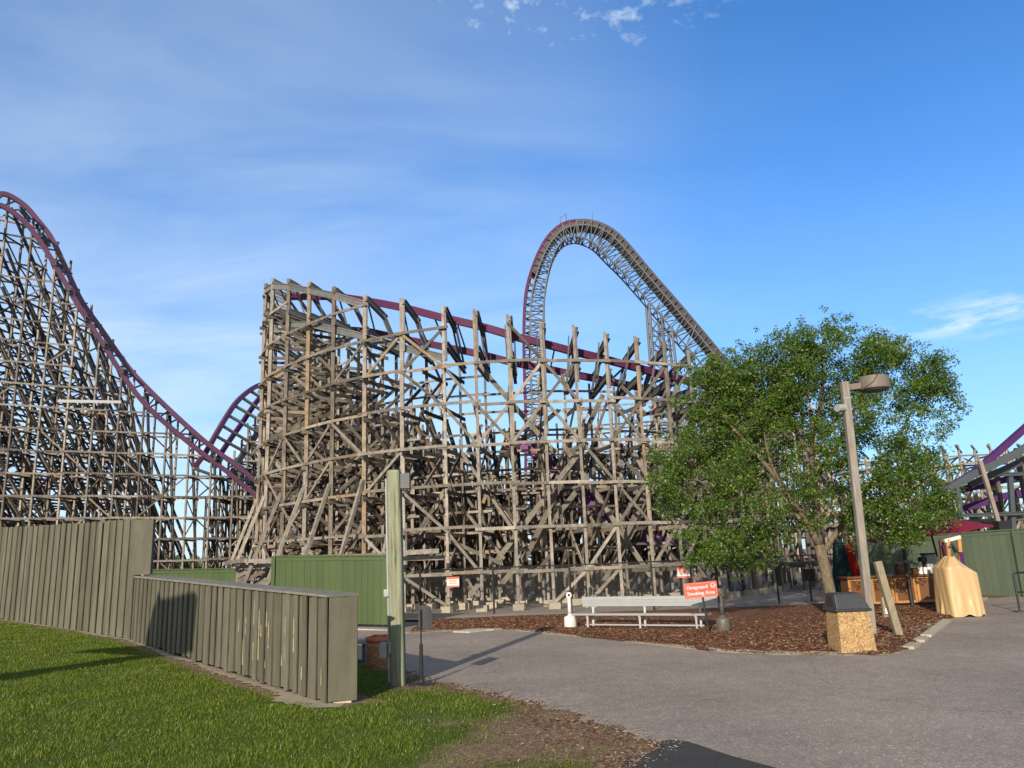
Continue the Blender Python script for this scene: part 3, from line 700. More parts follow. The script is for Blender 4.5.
# bents: cross ties and diagonals in the radial planes
for a in PH:
    tn = (P(a+1)-P(a)).normalized()
    for i in range(len(ROWS)-1):
        o0, o1 = ROWS[i][0], ROWS[i+1][0]
        for k, z in enumerate(LEV):
            if z < rowtop(i+1, a) and random.random() < .85:
                m_ = MB(); m_.beam(P(a, o0-.25, z-.15)+tn*.1, P(a, o1+.25, z-.15)+tn*.1, .05, .15); ties.append(m_)
            if k and z < rowtop(i+1, a)+.6 and random.random() < .75:
                m_ = MB(); s_ = (k % 2) ^ (i % 2)
                m_.beam(P(a, o0 if s_ else o1, LEV[k-1])-tn*.1, P(a, o1 if s_ else o0, z-.1)-tn*.1, .05, .14); ties.append(m_)
    # batter legs from deep inside up to the second row
    for fr_, o_in in ((.72, 8.2), (.5, 6.0), (.34, 9.5)):
        m_ = MB(); zt = rowtop(1, a)*fr_; m_.beam(P(a, o_in, .25)+tn*.14, P(a, 2.0, zt)+tn*.14, .13, .15); ties.append(m_)
PH = PHALL
# light diagonal timbers crossing behind the face
for a0, a1, z0, z1, o_ in ((-11, 12, .6, 6.4, .9), (-7, 15, .6, 5.6, 1.4), (-30, -15, .8, 5.0, 1.2), (-1, 16, 1.8, 8.4, 1.0), (14, 30, .8, 6.0, 1.3), (26, 8, .8, 6.4, 1.6), (38, 22, .8, 6, 1.1), (-44, -27, 1, 7, 1.2), (6, -9, 6, 10, 1.2)):
    m_ = MB(); m_.beam(P(a0, o_, z0), P(a1, o_, z1), .06, .2); brace.append(m_)
# outriggers along the left of the turn, with their own low ledger
for j, a in enumerate(PH):
    if -92 < a < -20:
        m_ = MB(); m_.beam(P(a-1.0, -1.9, .3), P(a, -.1, 5.3), .13, .14); outr.append(m_)
        m_ = MB(); m_.beam(P(a-1, -1.95, 1.2), P(a-.2, .0, 2.2), .05, .16); outr.append(m_)
        m_ = MB(); m_.beam(P(a-2.2, -1.8, .3), P(a-1.4, -.2, 2.0), .06, .14); outr.append(m_)
for z, o_ in ((2.25, -1.55), (2.05, -1.0)):
    run = MB(); aa = [a for a in PH if -95 < a < -8]
    for a, b in zip(aa, aa[1:]):
        run.beam(P(a-.8, o_, z+random.uniform(-.05, .05)), P(b+.8, o_, z+random.uniform(-.05, .05)), .06, .17)
    ledg.append(run)
for _ in range(100):                                   # loose planking and raking timbers inside the turn
    a0 = random.uniform(-75, 62); a1 = a0+random.choice((-1, 1))*random.uniform(4, 13); o0 = random.uniform(.5, 7.2); o1 = max(.4, o0+random.uniform(-2.2, 2.2))
    zc = min(ztop(a0)-2.6, 8.0 if a0 > -40 else 11.0); z0 = random.uniform(.4, max(1.0, zc-2)); z1 = min(zc, z0+random.uniform(1.2, 4.2))
    m_ = MB(); m_.beam(P(a0, o0, z0), P(a1, o1, z1), .05, random.uniform(.11, .19)); ties.append(m_)
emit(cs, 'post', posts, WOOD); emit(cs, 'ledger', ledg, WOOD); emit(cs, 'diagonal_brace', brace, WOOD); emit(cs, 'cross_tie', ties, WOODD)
emit(cs, 'outrigger', outr, WOOD); emit(cs, 'footing', foot, CONC)
# banked steel: an upper and a lower beam per bent, twin struts between
ub = []; lb = []; st = []; br = []; pl_ = []
for a in PH:
    if a < -125 or a > 72: continue
    zt = ztop(a); tn = (P(a+1)-P(a)).normalized()
    m_ = MB(); m_.ibeam(P(a, -.05, zt-.05)+tn*.14, P(a, 1.25, zt-.62)+tn*.14, .14, .27); ub.append(m_)
    m_ = MB(); m_.ibeam(P(a, -.05, zt-1.55)+tn*.15, P(a, 2.4, zt-2.1)+tn*.15, .14, .29); lb.append(m_)
    for e in (.08, .22):
        m_ = MB(); m_.beam(P(a, 1.0, zt-.5)+tn*e, P(a, 2.05, zt-1.95)+tn*e, .07, .09); st.append(m_)
    if a > -30:
        m_ = MB(); m_.beam(P(a, .02, zt-2.2)+tn*.1, P(a, .02, zt+.05)+tn*.1, .07, .16); pl_.append(m_)
    m_ = MB(); m_.beam(P(a, .35, zt-.2)-tn*.12, P(a, .95, zt-1.7)-tn*.12, .04, .07); br.append(m_)
emit(cs, 'side_plate', pl_, STEELD); emit(cs, 'upper_bracket', ub, STEELD); emit(cs, 'lower_bracket', lb, STEELD); emit(cs, 'steel_strut', st, STEEL); emit(cs, 'steel_rod', br, STEEL)
# ledger beams of steel joining the bents on the left
e1 = []; e2 = []
aa = [a for a in PH if -100 < a < -27]
for a, b in zip(aa, aa[1:]):
    m_ = MB(); m_.ibeam(P(a, -.02, ztop(a)-.28), P(b, -.02, ztop(b)-.28), .12, .32); e1.append(m_)
SB = [(-58, 13.5), (-47.3, 12.9), (-38.6, 12.15), (-30, 11.4), (-21.8, 10.65), (-13.7, 10.0)]
m_ = None
for (a, z), (b, z2) in zip(SB, SB[1:]):
    m_ = MB(); m_.ibeam(P(a, .14, z), P(b, .14, z2), .12, .30); e1.append(m_)
emit(cs, 'steel_ledger', e1, STEEL)
RU = [(-75, 16.2), (-60, 15.2), (-42.6, 14.15), (-30, 13.2), (-22.6, 12.63), (-15.9, 12.06), (-7.7, 11.48), (0, 10.87), (10.2, 10.26), (20.1, 9.8), (29.5, 9.45), (41.4, 9.25), (55, 9.1), (70, 8.9)]
RL = [(-75, 14.4), (-60, 13.7), (-39.5, 12.57), (-29.3, 11.84), (-18.5, 11.15), (-9.1, 10.6), (-1.2, 10.1), (11.5, 9.57), (21.4, 9.26), (34.7, 8.98), (55, 8.6), (70, 8.4)]
aa = frange(-75, 70, 90)
box_rail([P(a, 1.05, interp(RU, a)) for a in aa], .18, .31).build('track_rail', DEEP, cs)
box_rail([P(a, 2.25, interp(RL, a)) for a in aa], .18, .29).build('track_rail', DEEP, cs)
tk = []
for a in frange(-22, 69, 20):
    m_ = MB(); m_.beam(P(a, 1.12, interp(RU, a)-.15), P(a, 2.2, interp(RL, a)+.12), .05, .08); tk.append(m_)
emit(cs, 'track_tie', tk, STEELD)

# ------------------------------------------------------------------ purple drop track that crosses inside the turn
dt = thing('drop_track', (2.5, 34.2, 0), 'purple track on dark struts diving down inside the curved timber trestle', 'roller coaster')
Q = smooth_path([EYE+(Vector(p)-EYE)*(34.2/46) for p in ((-.5, 46, 8.75), (.21, 46, 8.48), (1.1, 46, 8.08), (2.63, 46, 6.4), (4.33, 46, 4.86), (5.57, 46, 3.99), (7.12, 46, 2.9), (9.5, 46, 2.5))], 6)
VIV = m_varied('vivid_purple_rail_paint', [(0.0, (.12, .03, .14)), (1.0, (.15, .04, .17))], 0.7, 0.2, 0.55, 0.3)
box_rail(Q, .2, .36).build('track_rail', VIV, dt); box_rail([p+Vector((.3, 1.2, .35)) for p in Q], .2, .3).build('track_rail', VIV, dt)
tk = []
for p in resample(Q, 1.0):
    m_ = MB(); m_.beam(p, p+Vector((.3, 1.2, .35)), .06, .1); tk.append(m_)
emit(dt, 'track_tie', tk, STEELD)
sp_ = []
for p in resample(Q, 1.6):
    for dy in (-.3, 1.6):
        m_ = MB(); m_.beam((p.x, p.y+dy, .1), (p.x, p.y+dy, p.z-.3), .15, .15); sp_.append(m_)
    m_ = MB(); m_.beam((p.x, p.y-.3, .5), (p.x, p.y+1.6, p.z-.4), .05, .14); sp_.append(m_)
emit(dt, 'post', sp_, WOODD)

# ------------------------------------------------------------------ straight trestle helper
def trestle(root, line, depth_rows, tops, step, lev, wood=WOOD, sec=.15, pb=.45, batter=None, dirv=(0, 1, 0), ground=None):
    """line: list of (x, y); tops(s)->height per row; bents reach back along dirv"""
    pts = resample([(*p, 0) for p in line], step); dv = Vector(dirv)
    n = len(pts); S = [i*step for i in range(n)]
    po, le, bc, ti = [], [], [], []
    gz = ground or (lambda p: 0.0)
    T = [[tops(r, i/(n-1), pts[i]) for i in range(n)] for r in range(len(depth_rows))]
    for r, dep in enumerate(depth_rows):
        off = dv*dep
        for i, p in enumerate(pts):
            if T[r][i] < .8: continue
            m_ = MB(); m_.beam(p+off, p+off+Vector((0, 0, T[r][i])), sec, sec); po.append(m_)
        for z in lev:
            run = MB(); i = 0
            while i < n-1:
                i2 = min(n-1, i+random.choice((1, 2, 3)))
                if min(T[r][i], T[r][i2]) > z-.25:
                    e = (pts[i2]-pts[i]).normalized()*.2
                    run.beam(pts[i]+off-dv*.1-e+Vector((0, 0, z+random.uniform(-.05, .05))), pts[i2]+off-dv*.1+e+Vector((0, 0, z+random.uniform(-.05, .05))), .05, sec)
                i = i2
            if len(run.v) <= 80:
                for q in range(0, len(run.v), 8): le.append(MB().add(run.v[q:q+8], [(0, 3, 2, 1), (4, 5, 6, 7), (0, 1, 5, 4), (1, 2, 6, 5), (2, 3, 7, 6), (3, 0, 4, 7)]))
            else: le.append(run)
        for i in range(n-1):
            for sg in (0, 1):
                if random.random() < pb:
                    k = random.randint(0, len(lev)-2); nb = random.choice((1, 1, 2)); i0 = i
                    m_ = MB()
                    for q in range(nb):
                        a, b = (i0+q, i0+q+1) if not sg else (i0-q+1, i0-q)
                        if not (0 <= a < n and 0 <= b < n) or k+q+1 >= len(lev): break
                        if lev[k+q+1] > min(T[r][a], T[r][b])+.5: break
                        m_.beam(pts[a]+off-dv*.05+Vector((0, 0, lev[k+q])), pts[b]+off-dv*.05+Vector((0, 0, lev[k+q+1])), .045, sec*.85)
                    bc.append(m_)
    for i, p in enumerate(pts):
        for r in range(len(depth_rows)-1):
            a0, a1 = depth_rows[r], depth_rows[r+1]; tt = min(T[r][i], T[r+1][i])
            for k, z in enumerate(lev):
                if z < tt and random.random() < .85:
                    m_ = MB(); m_.beam(p+dv*(a0-.2)+Vector((.08, 0, z-.12)), p+dv*(a1+.2)+Vector((.08, 0, z-.12)), .05, sec); ti.append(m_)
                if k and z < tt+.8 and random.random() < .7:
                    m_ = MB(); u, w = (a0, a1) if (k+r) % 2 else (a1, a0)
                    m_.beam(p+dv*u+Vector((-.09, 0, lev[k-1])), p+dv*w+Vector((-.09, 0, z)), .05, sec*.9); ti.append(m_)
        if batter:
            h = T[0][i]
            for (fr, rch) in batter(p):
                if h*fr > 3:
                    m_ = MB(); m_.beam(p+dv*.1+Vector((.16, 0, h*fr)), p+(dv+Vector((.22, 0, 0)))*(rch*h*fr)+Vector((.16, 0, .1)), .16, .18); ti.append(m_)
    emit(root, 'post', po, wood); emit(root, 'ledger', le, wood); emit(root, 'diagonal_brace', bc, wood); emit(root, 'cross_tie', ti, WOODD)
    return pts, T

# ------------------------------------------------------------------ the hill on the left
HU = [(-42.4, 50.7, 25.5), (-41.32, 51.71, 28.08), (-40.55, 52.47, 29.38), (-39.68, 53.24, 30.21), (-38.73, 54.00, 30.80), (-38.21, 54.38, 30.80), (-37.35, 54.96, 30.21), (-36.57, 55.43, 29.22), (-35.76, 55.91, 28.05), (-35.07, 56.29, 26.58), (-34.34, 56.68, 24.83), (-33.46, 57.15, 22.89), (-32.28, 57.82, 20.99), (-31.10, 58.49, 19.08), (-30.12, 59.05, 17.59), (-28.91, 59.74, 16.14), (-27.22, 60.69, 14.30), (-25.50, 61.65, 12.55), (-24.12, 62.41, 11.30), (-22.55, 63.25, 9.98), (-21.10, 64.02, 8.67), (-19, 65.2, 7.2), (-16.5, 66.4, 6.2)]
HL = [(-43.3, 51.9, 25.2), (-42.20, 52.91, 28.12), (-41.42, 53.67, 29.51), (-40.53, 54.44, 30.35), (-39.53, 55.20, 30.5), (-38.64, 55.77, 30.0), (-37.71, 56.35, 29.05), (-36.87, 56.83, 27.73), (-36.02, 57.30, 26.19), (-35.31, 57.69, 24.83), (-34.61, 58.07, 23.46), (-33.57, 58.64, 21.59), (-32.52, 59.21, 19.80), (-31.47, 59.79, 17.91), (-30.42, 60.36, 16.26), (-29.26, 61.01, 14.78), (-27.69, 61.89, 13.20), (-25.95, 62.85, 11.60), (-24.17, 63.80, 10.10), (-22.93, 64.45, 8.95), (-21.46, 65.22, 7.71), (-19.3, 66.4, 6.4), (-16.8, 67.5, 5.4)]
hill = thing('timber_coaster_hill', (-30, 58, 0), 'tall timber coaster hill with purple rails dropping to the right, left side', 'roller coaster')
HL = [tuple(EYE+(Vector(p)-EYE)*((p[1]-2.2)/p[1])) for p in HL]
hu = smooth_path(HU, 6); hl = smooth_path(HL, 6)
def hz_at(x): return float(np.interp(x, [p.x for p in hu], [p.z for p in hu]))
LV = [1.2+1.66*k for k in range(18)]
def htop(r, t, p):
    z = hz_at(p.x)
    if p.x < -42.4: z = 25.5-(-42.4-p.x)*1.6
    if r == 0: return z+.1
    if r == 1: return z-.55
    if r == 2: return (z-2.5)*.95 if p.x < -31.8 else (z*.6 if p.x < -29 else 0)
    if r == 3: return (z-3)*.74 if p.x < -33.0 else 0
    if r == 4: return (z-4)*.66 if p.x < -33.6 else 0
    return (z-4)*.5 if p.x < -33.9 else 0
line = [(-52, 46.9), (-42.4, 51.3)]+[(x, float(np.interp(x, [p.x for p in hu], [p.y for p in hu]))+.55) for x in (-41, -39, -37, -35, -33, -31, -29, -27, -25, -23, -21, -18.5)]
trestle(hill, line, (0, 2.0, 5.0, 8.5, 12.0, 15.0), htop, 1.75, LV, WOOD, .135, .6, lambda p: ((.97, .72), (.86, .66), (.76, .74), (.64, .7), (.52, .75), (.4, .8), (.26, .9)) if p.x < -32.2 else ((.97, .30), (.7, .34), (.4, .4)) if p.x < -30 else ((.95, .13),))
box_rail(hu, .26, .36).build('track_rail', PURPLE, hill); box_rail(hl, .26, .34).build('track_rail', PURPLE, hill)
tk = []
ra = resample(hu, .95)
for p in ra:
    q = min(hl, key=lambda h: (h.x-p.x-.3)**2+(h.z-p.z+.4)**2)
    m_ = MB(); m_.beam(p-Vector((0, 0, .15)), q, .08, .12); tk.append(m_)
emit(hill, 'track_tie', tk, STEELD)
bk = []
for p in resample(hu, 2.4):
    m_ = MB(); m_.ibeam(p+Vector((.45, -1.6, -.75)), p+Vector((-1.2, 2.2, .1)), .2, .34); bk.append(m_)
emit(hill, 'steel_bracket', bk, STEEL)
a_ = at(58, 401, 55.6); b_ = at(121, 402, 58.6)
MB().beam(a_, b_, .06, .22).build('pale_handrail_board', WHITE, hill)

# ------------------------------------------------------------------ banked bend between the hill and the turn
bend = thing('banked_coaster_bend', (-23, 66, 0), 'banked purple track rising steeply between the left hill and the curved trestle', 'roller coaster')
BU = smooth_path([(-25.9, 61.9, 10.2), (-25.32, 62.54, 11.48), (-24.96, 63.35, 12.92), (-24.53, 64.25, 14.51), (-24.06, 65.15, 15.98), (-23.55, 66.05, 17.04), (-23.0, 66.95, 17.85), (-22.47, 67.76, 18.38), (-21.48, 69.2, 19.34), (-20.14, 71, 20.11), (-18, 73, 20.4)], 5)
BL = smooth_path([(-25.3, 64.3, 10.4), (-24.94, 64.98, 11.8), (-24.47, 65.88, 13.22), (-23.97, 66.78, 14.59), (-23.56, 67.5, 15.79), (-23.12, 68.22, 16.93), (-22.65, 68.94, 17.72), (-21.63, 70.38, 18.66), (-20.26, 72.18, 19.51), (-18.2, 74.2, 19.8)], 5)
box_rail(BU, .28, .38).build('track_rail', PURPLE, bend)
box_rail(BL, .28, .38).build('track_rail', MAGENTA, bend)
BS = [p+Vector((1.1, .6, -1.0)) for p in BL]
box_rail(BS, .3, .45).build('steel_spine', STEELD, bend)
tk = []
for p in resample(BU, 1.15):
    q = min(BS, key=lambda h: (h.z-p.z+1.2)**2+(h.x-p.x-1.4)**2)
    m_ = MB(); m_.beam(p+Vector((-.1, -.1, -.1)), q+Vector((.5, .2, -.3)), .22, .2); tk.append(m_)
emit(bend, 'track_tie', tk, STEEL)
def btop(r, t, p):
    z = 12.0+8.0*min(1, t*2.6) - (1.8 if r == 0 else .6)
    return max(4.5, z-2.4)
trestle(bend, [(-25.6, 63.8), (-24.2, 65.4), (-22.2, 67.2), (-19, 68.6), (-15.5, 69.4)], (0, 1.7, 3.6, 5.4, 7.4, 9.4), btop, 1.15, LV[:12], WOOD, .15, .45, lambda p: ((.95, .3), (.6, .4)))

# ------------------------------------------------------------------ trestles behind the turn
bt = thing('distant_timber_trestle', (12, 66, 0), 'pale timber trestle behind the right half of the curved structure', 'roller coaster')
trestle(bt, [(4.5, 66), (26, 61)], (0, 2.2, 4.6, 7.5), lambda r, t, p: (15.5-2.0*abs(t-.35)-r*.9+.6*math.sin(p.x*1.3)), 1.55, LV[:10], WOOD, .15, .5)
bt2 = thing('distant_timber_trestle', (-8, 70, 0), 'low timber trestle glimpsed behind the left half of the curved structure', 'roller coaster')
trestle(bt2, [(-15, 70), (6, 74)], (0, 2, 4.2, 6.5), lambda r, t, p: 10.2-r*.6+.7*math.sin(p.x*.9), 1.3, LV[:6], WOOD, .15, .5)
bt3 = thing('distant_timber_trestle', (52, 90, 0), 'pale far timber trestle beyond the tree, right edge', 'roller coaster')
trestle(bt3, [(40, 92), (47, 90), (57, 88.6), (68, 90)], (0, 2.6, 5.5), lambda r, t, p: 12.6-r*1.0+.35*math.sin(p.x*2.1), 1.7, [1.2+1.9*k for k in range(6)]+[11.6], WOOD, .2, .55)
tk = MB(); pts = resample([(40, 91.2, 12.3), (47, 89.2, 12.7), (57, 87.9, 12.2), (68, 89.2, 12.6)], 1.7)
for p in pts: tk.beam(p+Vector((-.7, 0, .3)), p+Vector((.7, 1.4, -.4)), .16, .22)
tk.build('track_tie', STEEL, bt3)
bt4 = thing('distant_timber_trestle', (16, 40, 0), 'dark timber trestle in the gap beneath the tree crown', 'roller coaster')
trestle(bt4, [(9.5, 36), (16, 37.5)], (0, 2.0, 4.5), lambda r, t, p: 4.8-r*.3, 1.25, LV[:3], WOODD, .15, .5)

# ------------------------------------------------------------------ the far steel drop
lp = thing('steel_drop_tower', (14, 110, 0), 'tall arched steel lattice drop with dark purple track against the sky', 'roller coaster')
LO = [(1.2, 110, 1), (1.45, 110, 8), (1.65, 110, 14.34), (1.98, 110, 21.89), (2.08, 110, 29.08), (2.2, 110, 33.97), (2.4, 110, 37.5), (2.82, 110, 41.18), (3.80, 110, 44.66), (5.43, 110, 48.38), (7.02, 110, 50.6), (8.36, 110, 51.73), (9.77, 110, 52.35), (12.79, 110, 52.42), (15.66, 110, 51.25), (18.02, 110, 48.94), (21.71, 110, 43.62), (25.51, 110, 38.32), (29.08, 110, 33.17), (31.15, 110, 30.16), (36.03, 110, 23.3), (41.02, 110, 16.65), (47.10, 110, 8.56), (52, 110, 2)]
LI = [(4.0, 110, 1), (4.15, 110, 8), (4.37, 110, 14.24), (4.74, 110, 21.78), (5.0, 110, 28.95), (5.1, 110, 33.54), (5.2, 110, 37.44), (5.42, 110, 40.3), (5.98, 110, 43.3), (6.67, 110, 45.83), (7.53, 110, 47.75), (8.60, 110, 49.1), (9.78, 110, 49.72), (11.32, 110, 49.72), (13.45, 110, 48.54), (15.30, 110, 46.35), (17.60, 110, 43.61), (21.07, 110, 38.84), (24.63, 110, 33.75), (27.82, 110, 29.23), (33.01, 110, 22.05), (38.04, 110, 15.16), (44.16, 110, 6.9), (48.5, 110, 1)]
DY = 2.6
lo = smooth_path(LO, 4); li = smooth_path(LI, 4)
lo = resample(lo, 1.15); n = len(lo)
def near_on(path, t):
    i = t*(len(path)-1); k = min(int(i), len(path)-2); return path[k]+(path[k+1]-path[k])*(i-k)
# inner chord parameterised by nearest point, so struts run square to the track
def nearest(p):
    best = min(range(len(li)), key=lambda k: (li[k]-p).length); return li[best]
ii = [nearest(p) for p in lo]
V = Vector((0, DY, 0))
for off in (Vector(), V):
    m_ = MB(); m_.tube([p+off for p in li], .14, 6); m_.build('inner_chord', TRUSS, lp)
    m_ = MB(); m_.tube([p+off+(ii[k]-p).normalized()*.8 for k, p in enumerate(lo)], .12, 6); m_.build('outer_chord', TRUSS, lp)
webs = []
for k in range(n-1):
    a, b, c, d = lo[k], lo[k+1], ii[k], ii[k+1]
    for off in (Vector(), V):
        m_ = MB(); m_.tube([a+off, c+off], .085, 5); m_.tube([(b if k % 2 else a)+off, (c if k % 2 else d)+off], .085, 5); webs.append(m_)
    m_ = MB(); m_.tube([c, c+V], .08, 5); m_.tube([a, a+V], .1, 5); m_.tube([c, d+V] if k % 2 else [c+V, d], .07, 5); webs.append(m_)
emit(lp, 'truss_web', webs, TRUSS)
for off in (Vector((0, .55, 0)), Vector((0, 2.05, 0))):
    kk_ = int(n*.47); rp_ = [p+off-(ii[k]-p).normalized()*.18 for k, p in enumerate(lo)]
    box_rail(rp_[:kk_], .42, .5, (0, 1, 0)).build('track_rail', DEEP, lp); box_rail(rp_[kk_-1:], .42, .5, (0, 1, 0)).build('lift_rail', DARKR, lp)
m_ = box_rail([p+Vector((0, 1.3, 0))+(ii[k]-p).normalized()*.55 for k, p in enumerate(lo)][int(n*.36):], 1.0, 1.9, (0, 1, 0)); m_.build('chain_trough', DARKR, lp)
tk = []
for k in range(0, n):
    m_ = MB(); m_.beam(lo[k]+Vector((0, .1, 0)), lo[k]+Vector((0, 2.5, 0)), .16, .16); tk.append(m_)
emit(lp, 'track_tie', tk, STEELD)
legs = [(21.07, 39.0, 20.6), (22.71, 37.0, 23.2), (24.10, 34.8, 25.0)]
sp_ = []
for off in (Vector(), V):
    for x, z, xb in legs: m_ = MB(); m_.tube([Vector((x, 110, z))+off, Vector((xb, 110, 0))+off], .2, 6); m_.build('support_leg', TRUSS, lp)
    for z in np.arange(2, 35, 2.3):
        f_ = lambda i, zz: legs[i][2]+(legs[i][0]-legs[i][2])*zz/legs[i][1]
        m_ = MB(); m_.tube([Vector((f_(0, z), 110, z))+off, Vector((f_(1, z+2.3), 110, z+2.3))+off], .085, 5); m_.tube([Vector((f_(1, z), 110, z))+off, Vector((f_(0, z+2.3), 110, z+2.3))+off], .085, 5)
        m_.tube([Vector((f_(0, z), 110, z))+off, Vector((f_(2, min(z, 34)), 110, z))+off], .085, 5); m_.tube([Vector((f_(1, z), 110, z))+off, Vector((f_(2, z+2.0), 110, min(34.8, z+2.0)))+off], .08, 5); sp_.append(m_)
emit(lp, 'leg_web', sp_, TRUSS)
m_ = MB()
for x, z in ((8.5, 52.1), (9.4, 52.6), (13.5, 52.6)): m_.tube([(x, 110.4, z), (x, 110.4, z+1.3)], .06, 5)
m_.tube([(8.5, 110.4, 53.2), (9.4, 110.4, 53.7)], .05, 5); m_.build('handrail', STEEL, lp)

# ------------------------------------------------------------------ coaster on the right edge
rc = thing('steel_coaster_curve', (21, 34, 0), 'purple and blue grey steel coaster track on columns behind the sage green screen', 'roller coaster')
ru = smooth_path([(16.8, 34, 3.2), (18.04, 34, 3.72), (18.7, 34, 4.11), (20.34, 34, 4.96), (21.45, 34, 5.72), (22.67, 34, 6.61), (24.55, 34, 7.98), (27.19, 34, 9.83)], 5)
box_rail(ru, .2, .24).build('track_rail', MAGENTA, rc)
box_rail([p+Vector((.25, 1.2, -.15)) for p in ru], .2, .24).build('track_rail', MAGENTA, rc)
tk = []
for p in resample(ru, .8): m_ = MB(); m_.beam(p, p+Vector((.25, 1.2, -.15)), .08, .1); tk.append(m_)
emit(rc, 'track_tie', tk, STEELD)
box_rail(smooth_path([(18.4, 33.6, 3.9), (19.08, 33.6, 4.30), (20, 33.6, 4.76), (21.12, 33.6, 5.22), (22.27, 33.6, 5.75), (24.5, 33.6, 7.0)], 4), .16, .30).build('steel_beam', STEELB, rc)
box_rail(smooth_path([(20.2, 34.6, 4.3), (21.3, 34.6, 4.75), (22.5, 34.6, 5.2), (25, 34.6, 6.3)], 4), .16, .28).build('steel_beam', STEELD, rc)
for L_ in ([(18.2, 36, 3.3), (19.56, 36, 3.9), (20.57, 36, 4.21), (22.65, 36, 4.59), (23.6, 36, 4.74), (26.3, 36, 5.1)], [(19.2, 37, 2.6), (20.7, 37, 3.26), (22.19, 37, 3.67), (23.14, 37, 3.91), (25.5, 37, 4.2)]):
    q_ = smooth_path(L_, 4); box_rail(q_, .22, .3).build('track_rail', MAGENTA, rc)
for (x0, y0, x1, z1, m_, w) in ((18.75, 33.4, 18.95, 4.1, STEELB, .24), (20.75, 33.4, 21.3, 4.6, STEELB, .26), (22.6, 33.8, 22.6, 5.6, STEELB, .26), (19.7, 35.2, 19.3, 4.2, STEELB, .18), (17.7, 34.5, 17.7, 3.2, STEELB, .2)):
    MB().beam((x0, y0, 0), (x1, y0, z1), w*.7, w*.7).build('column', m_, rc)
for (x0, x1, z, y) in ((18.7, 22.8, 2.95, 33.2), (20.9, 24, 4.62, 33.3)): MB().ibeam((x0, y, z), (x1, y, z), .12, .15).build('steel_beam', STEELB, rc)
for (x0, y0, x1, z1, z0) in ((20.35, 33.2, 20.0, 5.25, 2.4), (21.4, 32.9, 22.3, 4.0, 2.0), (19.9, 34.8, 19.4, 4.4, 1), (21.9, 35.3, 21.9, 5.0, 0), (20.4, 36.4, 20.4, 4.6, 0), (23.2, 35.6, 23.2, 6, 0), (18.2, 35.6, 18.2, 4.0, 0)):
    MB().beam((x0, y0, z0), (x1, y0, z1), .15, .15).build('timber_post', WOODD, rc)
MB().box((20.4, 33.1, 2.45), (.5, .4, .42)).build('black_floodlight', BLACK, rc)
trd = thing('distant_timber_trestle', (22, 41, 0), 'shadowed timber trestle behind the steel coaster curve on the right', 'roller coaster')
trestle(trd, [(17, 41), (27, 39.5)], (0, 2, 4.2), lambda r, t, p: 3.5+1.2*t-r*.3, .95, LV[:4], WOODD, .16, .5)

# ------------------------------------------------------------------ trees
def leaf_cloud(centres, radii, per, size, flat=.8):
    out_ = []
    for c, r in zip(centres, radii):
        k = int(per*random.uniform(.7, 1.3))
        d = rng.normal(0, 1, (k, 3)); d /= np.linalg.norm(d, axis=1)[:, None]
        p = np.array(c)+d*(rng.random(k)**.45)[:, None]*r*np.array([1, 1, flat])
        a = rng.normal(0, 1, (k, 3)); a[:, 2] -= .3; a /= np.linalg.norm(a, axis=1)[:, None]
        b = np.cross(a, rng.normal(0, 1, (k, 3))); b /= np.linalg.norm(b, axis=1)[:, None]
        s = size*rng.uniform(.65, 1.3, k)[:, None]
        out_.append(np.stack([p, p+a*s*.5+b*s*.24, p+a*s, p+a*s*.5-b*s*.24], 1).reshape(-1, 3))
    return np.concatenate(out_)
def leaves(parent, name, verts, m):
    o0 = np.array(ORG[parent.name]); o = numpy_mesh(name, verts-o0, 4, m); o.parent = parent; return o
TB = gr(836, 619); TY = TB.y
tree = thing('oak_tree', TB, 'leafy green oak with a broad uneven crown standing behind the lamp post', 'tree')
LOBES = [(820, 352, 34), (790, 372, 42), (752, 385, 42), (716, 398, 36), (692, 428, 34), (678, 462, 28), (690, 500, 40), (712, 536, 34), (742, 440, 58), (760, 500, 56), (790, 440, 60), (820, 400, 55), (850, 365, 40), (876, 362, 26), (905, 380, 38), (930, 372, 22), (922, 405, 34), (890, 430, 50), (850, 450, 60), (915, 460, 36), (934, 478, 28), (895, 500, 46), (858, 500, 44), (786, 512, 38), (757, 545, 24), (905, 520, 22), (930, 508, 22), (725, 470, 50), (704, 375, 22), (800, 345, 20), (838, 333, 16), (940, 388, 14), (700, 548, 20), (668, 488, 18), (868, 522, 24), (735, 552, 22), (745, 374, 30), (783, 356, 30), (862, 352, 24), (900, 356, 22), (770, 400, 40), (745, 410, 40)]
sc_ = TY/FPX; lob = []
for u, v, r in LOBES:
    dy = random.uniform(-1.0, 1.0)*(1.0 if r > 30 else .6); p = at(u, v, TY+dy); lob.append((p, r*sc_))
base = TB; top1 = at(823, 560, TY); fork = at(819, 545, TY)
tr = MB(); tr.tube([base+Vector((0, 0, -.05)), base+Vector((0, 0, .12)), base*.6+top1*.4, top1, fork], [.28, .185, .15, .145, .135], 12)
